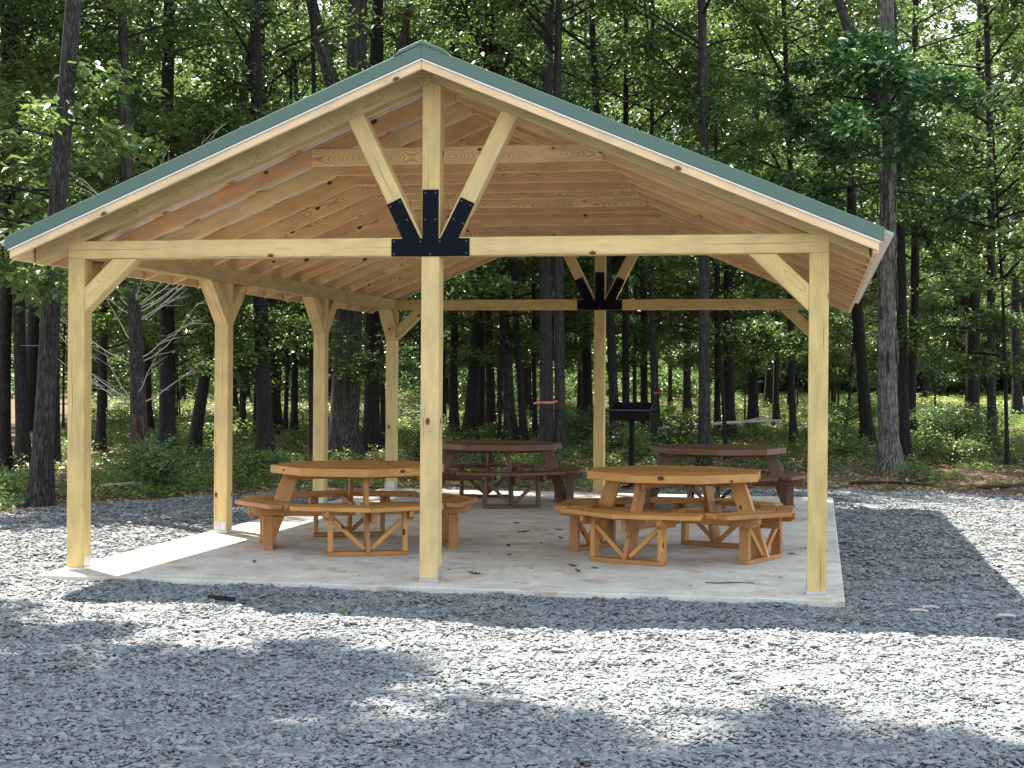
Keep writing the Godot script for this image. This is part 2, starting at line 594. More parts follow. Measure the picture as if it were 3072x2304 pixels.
func pavilion() -> void:
	var root := thing("pavilion", "open timber picnic pavilion with green metal gable roof on a concrete slab", "pavilion")
	var timber := [M.pale_timber, M.pale_timber_b]
	# posts
	var spots := [[0.07, -0.07, "side"], [W / 2, -0.07, "side"], [W - 0.07, -0.07, "side"], [0.07, -3.14, "face"], [0.07, -6.205, "face"], [0.07, ZB - 0.07, "face"], [W / 2, ZB - 0.07, "side"], [W - 0.07, ZB - 0.07, "face"], [W - 0.07, -3.14, "face"], [W - 0.07, -6.205, "face"]]
	for q in spots:
		var s := Shape.new()
		board(s, Vector3(q[0], 0.028, q[1]), Vector3(q[0], HB - P, q[1]), P, P, Vector3(0, 0, 1), 0.006)
		var post := part("post", s, timber[rng.randi() % 2], root)
		s = Shape.new()
		board(s, Vector3(q[0] - 0.074, 0.014, q[1]), Vector3(q[0] + 0.074, 0.014, q[1]), 0.027, 0.148, Vector3.UP, 0.003)
		for e in [-1.0, 1.0]:
			var side: Vector3 = Vector3(e, 0, 0) if q[2] == "side" else Vector3(0, 0, e)
			var tan := Vector3(side.z, 0, side.x)
			var c := Vector3(q[0], 0, q[1]) + side * 0.0725
			board(s, c + Vector3(0, 0.032, 0) - side * 0.001, c + Vector3(0, 0.115, 0) - side * 0.001, 0.115, 0.004, tan, 0.001)
			for k in [-1, 1]:
				disc(s, c + side * 0.001 + tan * 0.035 * k + Vector3(0, 0.09, 0), side, 0.006, 0.003, 6)
		part("post_base", s, M.galvanised, post)
	# tie beams
	var beams := [[Vector3(0, 2.53, -0.07), Vector3(W, 2.53, -0.07)], [Vector3(0, 2.53, ZB - 0.07), Vector3(W, 2.53, ZB - 0.07)], [Vector3(0.07, 2.53, -P), Vector3(0.07, 2.53, ZB)], [Vector3(W - 0.07, 2.53, -P), Vector3(W - 0.07, 2.53, ZB)]]
	for k in 4:
		var s := Shape.new()
		board(s, beams[k][0], beams[k][1], P, P, Vector3.UP, 0.006)
		part("tie_beam", s, timber[(k + 1) % 2] if k != 2 else M.green_timber, root)
	# knee braces: outline in the plane of the row, from the post to the underside of the beam
	var knee := func(o: Vector3, dir: Vector3, m: Material) -> void:
		var s := Shape.new()
		var uz := dir.cross(Vector3.UP)
		prism(s, PackedVector2Array([Vector2(0, 2.04), Vector2(0.435, 2.457), Vector2(0.235, 2.457), Vector2(0, 2.235)]), o - uz * 0.066, dir, Vector3.UP, 0.132, Vector2(1, 0.96).normalized(), 0.005)
		part("knee_brace", s, m, root)
	for z in [-0.07, ZB - 0.07]:
		knee.call(Vector3(P, 0, z), Vector3(1, 0, 0), M.pale_timber_b)
		knee.call(Vector3(W - P, 0, z), Vector3(-1, 0, 0), M.pale_timber)
	for x in [0.07, W - 0.07]:
		for z in [-0.07, -3.14, -6.205, ZB - 0.07]:
			if z < -1.0:
				knee.call(Vector3(x, 0, z + 0.07), Vector3(0, 0, 1), M.pale_timber_b)
			if z > -8.0:
				knee.call(Vector3(x, 0, z - 0.07), Vector3(0, 0, -1), M.pale_timber_b)
	# the two timber trusses
	for z in [0.0, ZB]:
		var m: Material = M.green_timber if z == 0.0 else M.pale_timber
		for mir in [false, true]:
			var s := Shape.new()
			slope_piece(s, -0.282, W / 2 - 0.001, 0.0, RV, z - 0.137, 0.134, mir, 0.006)
			part("truss_rafter", s, m, root)
		var s := Shape.new()
		var top := rafter_y(W / 2 - 0.07)
		prism(s, PackedVector2Array([Vector2(W / 2 - 0.07, HB), Vector2(W / 2 + 0.07, HB), Vector2(W / 2 + 0.07, top), Vector2(W / 2, rafter_y(W / 2)), Vector2(W / 2 - 0.07, top)]), Vector3(0, 0, z - 0.138), Vector3(1, 0, 0), Vector3(0, 1, 0), 0.135, Vector2(0, 1), 0.005)
		part("king_post", s, M.pale_timber, root)
		for e in [-1.0, 1.0]:
			var poly := PackedVector2Array()
			for q in [[-1.0, 0], [1.0, 0], [1.0, 1], [-1.0, 1]]:
				# edge lines x = x0 + k (y - HB), cut by the beam below and the rafter above
				var x0: float = -0.137 + q[0] * 0.0725
				var k := -0.5
				var y := HB
				if q[1] == 1:
					y = (rafter_y(W / 2) + PITCH * (x0 - k * HB)) / (1.0 - PITCH * k)
				poly.append(Vector2(W / 2 - e * -(x0 + k * (y - HB)) , y))
			s = Shape.new()
			prism(s, poly, Vector3(0, 0, z - 0.134), Vector3(1, 0, 0), Vector3(0, 1, 0), 0.128, Vector2(-0.447 * e, 0.894), 0.005)
			part("strut", s, M.pale_timber_b, root)
		var pl := PackedVector2Array()
		for q in [[-0.3025, 2.457], [0.3025, 2.457], [0.3025, 2.592], [0.217, 2.592], [0.34, 2.851], [0.234, 2.900], [0.078, 2.592], [0.0625, 2.592], [0.0625, 2.96], [-0.0625, 2.96], [-0.0625, 2.592], [-0.078, 2.592], [-0.234, 2.900], [-0.34, 2.851], [-0.217, 2.592], [-0.3025, 2.592]]:
			pl.append(Vector2(W / 2 + q[0], q[1]))
		s = Shape.new()
		plate(s, pl, Vector3(0, 0, z + 0.001), Vector3(1, 0, 0), Vector3(0, 1, 0), 0.006)
		var g := part("gusset_plate", s, M.black_steel, root)
		for q in [[-0.28, 2.57], [-0.28, 2.478], [0.28, 2.57], [0.28, 2.478], [-0.075, 2.568], [0.075, 2.568], [0.0, 2.475], [-0.04, 2.935], [0.04, 2.935], [-0.04, 2.735], [0.04, 2.735], [-0.31, 2.835], [-0.24, 2.870], [0.31, 2.835], [0.24, 2.870], [-0.255, 2.70], [-0.18, 2.735], [0.255, 2.70], [0.18, 2.735]]:
			s = Shape.new()
			disc(s, Vector3(W / 2 + q[0], q[1], z + 0.007), Vector3(0, 0, 1), 0.0085, 0.005, 6)
			part("bolt", s, M.bolt_steel, g)
	# common rafters and collar ties
	var oranges := [M.orange_board, M.orange_board_b, M.orange_board_c, M.orange_board_d, M.orange_board_e]
	for k in 15:
		var z := -0.16 - 0.638 * k
		for mir in [false, true]:
			var s := Shape.new()
			slope_piece(s, -0.298, W / 2 - 0.004, 0.001, RV - 0.001, z - 0.038, 0.038, mir, 0.008)
			part("rafter", s, oranges[rng.randi() % 5], root)
		if k > 0:
			var s := Shape.new()
			var y := 3.325 + rng.randf_range(-0.008, 0.008)
			board(s, Vector3(W / 2 - 1.2, y, z + 0.021), Vector3(W / 2 + 1.2, y, z + 0.021), 0.14, 0.038, Vector3.UP, 0.008)
			part("collar_tie", s, oranges[rng.randi() % 5], root)
	# purlins, fascia boards, fly rafters
	for mir in [false, true]:
		for k in 6:
			var x := -0.18 + 0.585 * k + (0.1 if k == 5 else 0.0)
			var s := Shape.new()
			var xx: float = W - x if mir else x
			var up := Vector3(PITCH if mir else -PITCH, 1, 0).normalized()
			board(s, Vector3(xx, rafter_y(x) + RV + 0.0195, 0.30), Vector3(xx, rafter_y(x) + RV + 0.0195, -9.72), 0.036, 0.089, up, 0.003)
			part("purlin", s, M.orange_board_b, root)
		var fx: float = W + 0.318 if mir else -0.318
		var f := Shape.new()
		board(f, Vector3(fx, 2.498, 0.262), Vector3(fx, 2.498, -9.70), 0.128, 0.036, Vector3.UP, 0.003)
		part("fascia_board", f, M.light_board, root)
		for z in [0.264, -9.74]:
			var s := Shape.new()
			slope_piece(s, -0.336, W / 2 - 0.002, 0.043, RV - 0.002, z, 0.038, mir, 0.003)
			part("fly_rafter", s, M.light_board, root)
	# roof sheets: ribbed panels laid from eave to ridge
	var base := RV + 0.0400
	for mir in [false, true]:
		for k in 11:
			var z0 := 0.305 - 0.914 * k
			var zs := []
			var ys := []
			for r in 4:
				for q in [[0.0, 0.0], [0.018, 0.019], [0.045, 0.019], [0.063, 0.0], [0.12, 0.0], [0.126, 0.004], [0.15, 0.004], [0.156, 0.0]]:
					zs.append(z0 - (r * 0.2285 + q[0]))
					ys.append(q[1])
			zs.append(z0 - 0.914)
			ys.append(0.0)
			var xe := -0.436
			var xr := W / 2 - 0.01
			var top := Shape.new()
			var bot := Shape.new()
			for a in zs.size() - 1:
				for side in 2:
					var lift: float = base + (0.0016 if side == 0 else 0.0)
					var pp := PackedVector3Array()
					for q in [[xe, a], [xr, a], [xr, a + 1], [xe, a + 1]]:
						pp.append(Vector3(W - q[0] if mir else q[0], rafter_y(q[0]) + lift + ys[q[1]], maxf(zs[q[1]], -9.745)))
					(top if side == 0 else bot).face(pp, Vector3(0, 1 if side == 0 else -1, 0), PackedVector2Array([Vector2(), Vector2(), Vector2(), Vector2()]))
			var panel := part("roof_panel", top, M.green_metal, root)
			part("panel_underside", bot, M.panel_underside, panel)
		# rake trim along both gables, with a pale folded lip below
		for z in [0.0, -9.745 - 0.312]:
			var zf: float = 0.308 + z
			var s := Shape.new()
			slope_piece(s, -0.372, W / 2 - 0.001, RV - 0.030, RV + 0.068, zf, 0.008, mir, 0.002)
			slope_piece(s, -0.350, W / 2 - 0.001, RV - 0.037, RV - 0.028, zf - 0.002, 0.006, mir, 0.001)
			var cap_out := Shape.new()
			slope_piece(s, -0.372, W / 2 - 0.001, RV + 0.0625, RV + 0.068, zf - 0.075, 0.075, mir, 0.001)
			var trim := part("rake_trim", s, M.green_metal, root)
			slope_piece(cap_out, -0.348, W / 2 - 0.001, RV - 0.047, RV - 0.036, zf - 0.004, 0.012, mir, 0.001)
			part("trim_lip", cap_out, M.panel_underside, trim)
			for k in 5:
				var xs := 0.05 + k * 0.7
				var b := Shape.new()
				disc(b, Vector3(W - xs if mir else xs, rafter_y(xs) + RV - 0.030, zf + 0.004), Vector3(0, 0, 1), 0.006, 0.004, 6)
				part("screw", b, M.bolt_steel, trim)
	# ridge cap, its end folded down over the trims
	var s := Shape.new()
	for mir in [false, true]:
		var poly := PackedVector2Array()
		for q in [[-0.21, RV + 0.069], [0.0, RV + 0.069], [0.0, RV + 0.096], [-0.17, RV + 0.096]]:
			poly.append(Vector2(W / 2 - q[0] if mir else W / 2 + q[0], rafter_y(W / 2 + q[0]) + q[1]))
		prism(s, poly, Vector3(0, 0, -9.76), Vector3(1, 0, 0), Vector3(0, 1, 0), 10.085, Vector2(1, 0), 0.002)
	var cap := part("ridge_cap", s, M.green_metal, root)
	for q in [[-0.03, -0.012], [0.03, -0.012], [-0.15, -0.09], [0.15, -0.085], [-0.2, -0.105], [0.2, -0.10]]:
		var b := Shape.new()
		disc(b, Vector3(W / 2 + q[0], rafter_y(W / 2) + RV + 0.082 + q[1], 0.316 if absf(q[0]) > 0.1 else 0.324), Vector3(0, 0, 1), 0.008, 0.005, 6)
		part("rivet", b, M.green_metal, cap)


# ------------------------------------------------------------------ picnic tables
func octagon(apothem: float, turn := 0.0) -> PackedVector2Array:
	var r := PackedVector2Array()
	for k in 8:
		var a := TAU * k / 8.0 + turn
		r.append(Vector2(sin(a), cos(a)) * apothem / cos(PI / 8))
	return r


# Its four benches stand out along the local +z, +x, -z, -x; corners of the top point the same way.
func picnic_table(label: String, at: Vector3, turn: float, plain_wood: Material, rim_wood: Material) -> void:
	var root := thing("picnic_table", label, "picnic table", at, turn, "octagonal picnic tables under the pavilion roof")
	var wood := [plain_wood, rim_wood]
	var inner := octagon(0.695)
	var top := 0.74
	# planks of the top
	var dir := Vector2(sin(turn), cos(turn))
	var across := Vector2(-dir.y, dir.x)
	for k in 10:
		var c := -0.63 + 0.14 * k
		var strip := PackedVector2Array([dir * -1.2 + across * (c - 0.0658), dir * 1.2 + across * (c - 0.0658), dir * 1.2 + across * (c + 0.0658), dir * -1.2 + across * (c + 0.0658)])
		for poly in Geometry2D.intersect_polygons(inner, strip):
			var s := Shape.new()
			prism(s, poly, Vector3(0, top - 0.038, 0), Vector3(0, 0, 1), Vector3(1, 0, 0), 0.038 - rng.randf() * 0.001, dir, 0.003)
			part("plank", s, wood[rng.randi() % 2], root)
	# rim boards, mitred
	for k in 8:
		var a := TAU * (k + 0.5) / 8.0
		var nrm := Vector3(sin(a), 0, cos(a))
		var tan := Vector3(nrm.z, 0, -nrm.x)
		var t := tan_of(0.698)
		var t2 := tan_of(0.735)
		var s := Shape.new()
		prism(s, PackedVector2Array([Vector2(-t, 0.698), Vector2(t, 0.698), Vector2(t2, 0.735), Vector2(-t2, 0.735)]), Vector3(0, top + 0.001, 0), tan, nrm, 0.070, Vector2(1, 0), 0.004)
		part("rim_board", s, rim_wood, root)
	for k in 4:
		var a := TAU * k / 4.0
		var rad := Vector3(sin(a), 0, cos(a))
		var tan := Vector3(cos(a), 0, -sin(a))
		# leg plank leaning out from under the top to the foot rail
		var s := Shape.new()
		prism(s, PackedVector2Array([Vector2(0.755, 0.038), Vector2(0.905, 0.038), Vector2(0.665, 0.70), Vector2(0.515, 0.70)]), tan * 0.019, rad, Vector3.UP, 0.038, Vector2(-0.34, 0.94), 0.004)
		part("leg", s, wood[k % 2], root)
		# batten under the top and beam under the seat, beside the leg
		s = Shape.new()
		board(s, rad * (0.09 if k % 2 else 0.0) + tan * 0.041 + Vector3(0, 0.657, 0), rad * 0.66 + tan * 0.041 + Vector3(0, 0.657, 0), 0.085, 0.038, Vector3.UP)
		part("batten", s, plain_wood, root)
		s = Shape.new()
		board(s, rad * (0.09 if k % 2 else 0.0) + tan * 0.041 + Vector3(0, 0.335, 0), rad * 0.99 + tan * 0.041 + Vector3(0, 0.335, 0), 0.112, 0.038, Vector3.UP)
		part("seat_beam", s, plain_wood, root)
		# foot frame
		s = Shape.new()
		board(s, rad * 0.83 - tan * 0.345 + Vector3(0, 0.0195, 0), rad * 0.83 + tan * 0.345 + Vector3(0, 0.0195, 0), 0.037, 0.089, Vector3.UP)
		part("foot_rail", s, plain_wood, root)
		for e in [-1.0, 1.0]:
			s = Shape.new()
			board(s, rad * 0.83 + tan * 0.322 * e + Vector3(0, 0.039, 0), rad * 0.83 + tan * 0.322 * e + Vector3(0, 0.391, 0), 0.042, 0.089, tan)
			part("frame_post", s, wood[(k + 1) % 2], root)
			s = Shape.new()
			board(s, rad * 0.845 + tan * 0.298 * e + Vector3(0, 0.305, 0), rad * 0.845 + tan * 0.028 * e + Vector3(0, 0.058, 0), 0.040, 0.036, Vector3.UP)
			part("brace", s, rim_wood, root)
			s = Shape.new()
			var y1 := 0.391
			prism(s, PackedVector2Array([Vector2(0.70, y1), Vector2(0.70, y1 - 0.075), Vector2(0.94, y1 - 0.075), Vector2(0.985, y1 - 0.045), Vector2(0.985, y1)]), tan * (0.345 * e + (0.038 if e > 0 else 0.0)), rad, Vector3.UP, 0.038, Vector2(1, 0), 0.003)
			part("cleat", s, plain_wood, root)
			# two seat planks on this arm of the bench, mitred at the middle
			var na: float = a + e * PI / 8.0
			var nrm := Vector3(sin(na), 0, cos(na))
			var tg: Vector3 = Vector3(cos(na), 0, -sin(na)) * e
			for j in 2:
				var a0 := 0.742 + 0.147 * j
				var a1 := a0 + 0.140
				var poly := PackedVector2Array([Vector2(-tan_of(a0) + 0.002, a0), Vector2(0.285, a0), Vector2(0.305, a0 + 0.02), Vector2(0.305, a1 - 0.02), Vector2(0.285, a1), Vector2(-tan_of(a1) + 0.002, a1)])
				s = Shape.new()
				if tg.cross(nrm).y > 0:
					prism(s, poly, Vector3(0, 0.392, 0), tg, nrm, 0.038, Vector2(1, 0), 0.004)
				else:
					prism(s, poly, Vector3(0, 0.430, 0), tg, nrm, 0.038, Vector2(1, 0), 0.004)
				part("seat_plank", s, wood[rng.randi() % 2], root)


func tan_of(apothem: float) -> float:
	return apothem * tan(PI / 8.0)


# ------------------------------------------------------------------ trees
func leaf_add(s: Shape, p: Vector3, d: Vector3, up: Vector3, l: float, w: float, c: Color) -> void:
	var side := d.cross(up).normalized()
	var nr := side.cross(d).normalized()
	var b := s.v.size()
	var m := p + d * l * 0.48
	s.v.append_array([p, m + side * w + nr * w * 0.35, p + d * l - nr * l * 0.12, m - side * w + nr * w * 0.35])
	s.n.append_array([nr, (nr - side * 0.3).normalized(), nr, (nr + side * 0.3).normalized()])
	s.c.append_array([c, c, c, c])
	s.i.append_array([b, b + 2, b + 1, b, b + 3, b + 2])


func leaf_colour(r: RandomNumberGenerator, dry := 0.0) -> Color:
	var k := r.randf_range(0.75, 1.3)
	var c := Color(0.118, 0.178, 0.068)
	var h := r.randf()
	if h < 0.22:
		c = Color(0.190, 0.250, 0.085)
	elif h < 0.36:
		c = Color(0.080, 0.140, 0.068)
	elif h < 0.36 + dry:
		c = Color(0.20, 0.12, 0.045)
	return Color(c.r * k, c.g * k, c.b * k)


func cluster(s: Shape, r: RandomNumberGenerator, ctr: Vector3, rad: Vector3, count: int, l: float, dry := 0.0) -> void:
	for k in count:
		var q := Vector3(r.randfn(), r.randfn(), r.randfn())
		q = q.normalized() * pow(r.randf(), 0.42)
		var a := r.randf() * TAU
		var d := Vector3(cos(a), r.randf_range(-0.75, 0.25), sin(a)).normalized()
		var up := Vector3(r.randfn() * 0.45, 1.0, r.randfn() * 0.45).normalized()
		var ll := l * r.randf_range(0.6, 1.25)
		leaf_add(s, ctr + q * rad, d, up, ll, ll * 0.27, leaf_colour(r, dry))


# One crown: branches leave the trunk between y0 and y1 and carry flat sprays of leaves. Returns [branch mesh, leaf mesh].
func crown(sd: int, y0: float, y1: float, reach: float, limbs: int, sprays: int, per: int, leaf: float, bark: Material, green: Material, rise := 0.5, low := 0.0) -> Array:
	var r := RandomNumberGenerator.new()
	r.seed = sd
	var wood := Shape.new()
	var s := Shape.new()
	for k in limbs:
		var t := (k + r.randf()) / limbs
		var h := lerpf(y0, y1, pow(t, 0.9))
		var a := r.randf() * TAU
		var taper := sin(PI * clampf(0.18 + t * 0.75, 0, 1))
		var l := reach * taper * r.randf_range(0.6, 1.1) + 0.3
		var dir := Vector3(cos(a), 0, sin(a))
		var p0 := Vector3(0, h, 0)
		var bend := r.randf_range(-0.4, 0.4)
		var tip := p0 + dir.rotated(Vector3.UP, bend) * l + Vector3(0, l * (rise + r.randf_range(-0.25, 0.25)) - low * l, 0)
		var mid := p0.lerp(tip, 0.5) + dir * 0.1 * l + Vector3(0, l * 0.08, 0)
		var rr := 0.008 + 0.009 * l
		wood.tube(PackedVector3Array([p0, mid, tip]), PackedFloat32Array([rr, rr * 0.6, rr * 0.15]), 5)
		for j in sprays:
			var f := r.randf_range(0.3, 1.08)
			var c := p0.lerp(mid, f * 2.0) if f < 0.5 else mid.lerp(tip, f * 2.0 - 1.0)
			var off := Vector3(r.randfn() * 0.35, r.randfn() * 0.16, r.randfn() * 0.35) * (0.35 + l * 0.16)
			var sz := r.randf_range(0.26, 0.62) * (0.55 + reach * 0.16)
			cluster(s, r, c + off, Vector3(sz, sz * 0.55, sz), int(per * r.randf_range(0.6, 1.4)), leaf)
			if j % 2 == 0:
				wood.tube(PackedVector3Array([c, c + off]), PackedFloat32Array([rr * 0.3, rr * 0.1]), 3)
	return [wood.mesh(bark), s.mesh(green)]


func trunk_shape(r0: float, height: float, lean: float, sd: int, sides := 12, flare := 0.65, top := 0.3) -> Shape:
	var r := RandomNumberGenerator.new()
	r.seed = sd
	var s := Shape.new()
	var path := PackedVector3Array()
	var rad := PackedFloat32Array()
	var ph := r.randf() * TAU
	var ph2 := r.randf() * TAU
	var wob := r.randf_range(0.01, 0.035)
	for k in 15:
		var t := pow(k / 14.0, 1.5)
		var y := -0.3 + t * (height + 0.3)
		path.append(Vector3(lean * maxf(y, 0.0) + wob * sin(y * 0.55 + ph) * minf(y * 0.5, 1.5) - wob * sin(ph) * 0.0, y, wob * sin(y * 0.4 + ph2) * minf(maxf(y, 0.0) * 0.5, 1.5)))
		rad.append(r0 * lerpf(1.04, top, t) * (1.0 + flare * exp(-maxf(y, 0.0) * 4.5)) * r.randf_range(0.96, 1.04))
	var around := maxf(1.0, roundf(TAU * r0 / 0.55))
	s.tube(path, rad, sides, 0.6, around)
	# ridges and buttresses
	var f := FastNoiseLite.new()
	f.seed = sd
	f.frequency = 1.0
	for k in s.v.size():
		var y := s.v[k].y
		var o := s.n[k]
		var push := f.get_noise_3d(o.x * 1.6, y * 0.9, o.z * 1.6) * 0.10 + f.get_noise_2d(o.x * 2.5, o.z * 2.5) * 0.35 * exp(-maxf(y, 0.0) * 3.0)
		s.v[k] += o * push * r0
	return s


func limb_shape(s: Shape, a: Vector3, b: Vector3, r0: float, r1: float, bow: Vector3) -> void:
	var path := PackedVector3Array()
	var rad := PackedFloat32Array()
	for k in 6:
		var t := k / 5.0
		path.append(a.lerp(b, t) + bow * sin(PI * t))
		rad.append(lerpf(r0, r1, t))
	s.tube(path, rad, 8, 0.6, 1.0)


var crowns := {}
func grow_crowns() -> void:
	for k in 4:
		crowns["tall%d" % k] = crown(200 + k, 6.5, 16.5, 3.8, 26, 6, 38, 0.15, M.bark_dark, M.leaf_mid, 0.45)
		crowns["mid%d" % k] = crown(220 + k, 3.6, 11.0, 3.0, 24, 7, 95, 0.13, M.bark_dark, M.leaf_mid if k % 2 else M.leaf_bright, 0.25)
		crowns["under%d" % k] = crown(240 + k, 1.5, 6.6, 2.0, 20, 7, 75, 0.115, M.bark_dark, M.leaf_bright if k % 2 else M.leaf_mid, 0.2)
	crowns["cedar0"] = crown(260, 2.6, 9.5, 1.9, 40, 5, 120, 0.075, M.bark_dark, M.leaf_deep, 0.1)
	crowns["high0"] = crown(270, 13.5, 18.5, 3.0, 22, 6, 80, 0.17, M.bark_dark, M.leaf_mid, 0.35)
	crowns["high1"] = crown(271, 14.5, 19.5, 3.2, 24, 7, 190, 0.17, M.bark_dark, M.leaf_mid, 0.25)
	crowns["high2"] = crown(274, 15.5, 19.0, 2.5, 26, 8, 150, 0.17, M.bark_dark, M.leaf_mid, 0.15)
	crowns["tuft0"] = crown(273, 11.6, 13.6, 1.7, 12, 6, 90, 0.15, M.bark_dark, M.leaf_mid, 0.1)
	crowns["bough0"] = crown(290, 4.9, 7.4, 2.3, 16, 7, 70, 0.16, M.bark_dark, M.leaf_deep, 0.05, 0.15)
	crowns["bough1"] = crown(291, 2.3, 5.2, 1.5, 12, 5, 40, 0.15, M.bark_dark, M.leaf_bright, 0.0, 0.1)
	for k in 3:
		crowns["shrub%d" % k] = crown(280 + k, 0.06, 0.62, 0.62, 14, 4, 30, 0.085, M.bark_grey, M.leaf_bright, 0.3)


func wear_crown(root: Node3D, kind: String, lean: float, scale: float, turn: float) -> void:
	for k in 2:
		var o := inst("branchwork" if k == 0 else "crown", crowns[kind][k], root)
		o.transform = Transform3D(Basis(Vector3(0, 0, 1), -atan(lean)) * Basis(Vector3.UP, turn).scaled(Vector3.ONE * scale), Vector3.ZERO)


func tree(called: String, label: String, x: float, z: float, r0: float, lean: float, bark: Material, kinds: Array, group := "", height := 17.0, scale := 1.0) -> Node3D:
	var root := thing(called, label, "tree", Vector3(x, ground(x, z) - 0.03, z), 0.0, group)
	part("trunk", trunk_shape(r0, height * scale, lean, int(absf(x * 131.0 + z * 37.0)) + 3, 14 if r0 > 0.12 else 10), bark, root)
	for k in kinds:
		wear_crown(root, k, lean, scale, rng.randf() * TAU)
	return root


# What a trunk in the depth of the woods looks like and stands beyond.
func where(x: float, z: float) -> String:
	var side := (x - 5.83) / (11.48 - z)
	var spots := [[-0.46, "outside the leaning gravel edge tree"], [-0.36, "beyond the dead branched cedar"], [-0.31, "beyond the flared dark trunk"], [-0.25, "beyond the thick forked oak"], [-0.20, "beyond the lichen flecked leaning trunk"], [-0.15, "beyond the pink ribboned trunk"], [-0.09, "beyond the park grill"], [-0.03, "beyond the lichen covered grey trunk"], [0.04, "beyond the black leaning trunk"], [0.10, "beyond the pale shaggy tree"], [0.2, "by the bright clearing"]]
	for q in spots:
		if side < q[0] + 0.025:
			return q[1]
	return "past the bright clearing"


func trunk_words(x: float, z: float, r0: float, lean: float) -> String:
	var girth := "slender" if r0 < 0.09 else ("stout" if r0 > 0.145 else "middling")
	var pose := "leaning" if absf(lean) > 0.03 else "upright"
	var depth := "in the front rows" if z > -30.0 else ("midway back" if z > -52.0 else "far back")
	return "%s %s dark tree %s, %s" % [girth, pose, where(x, z), depth]


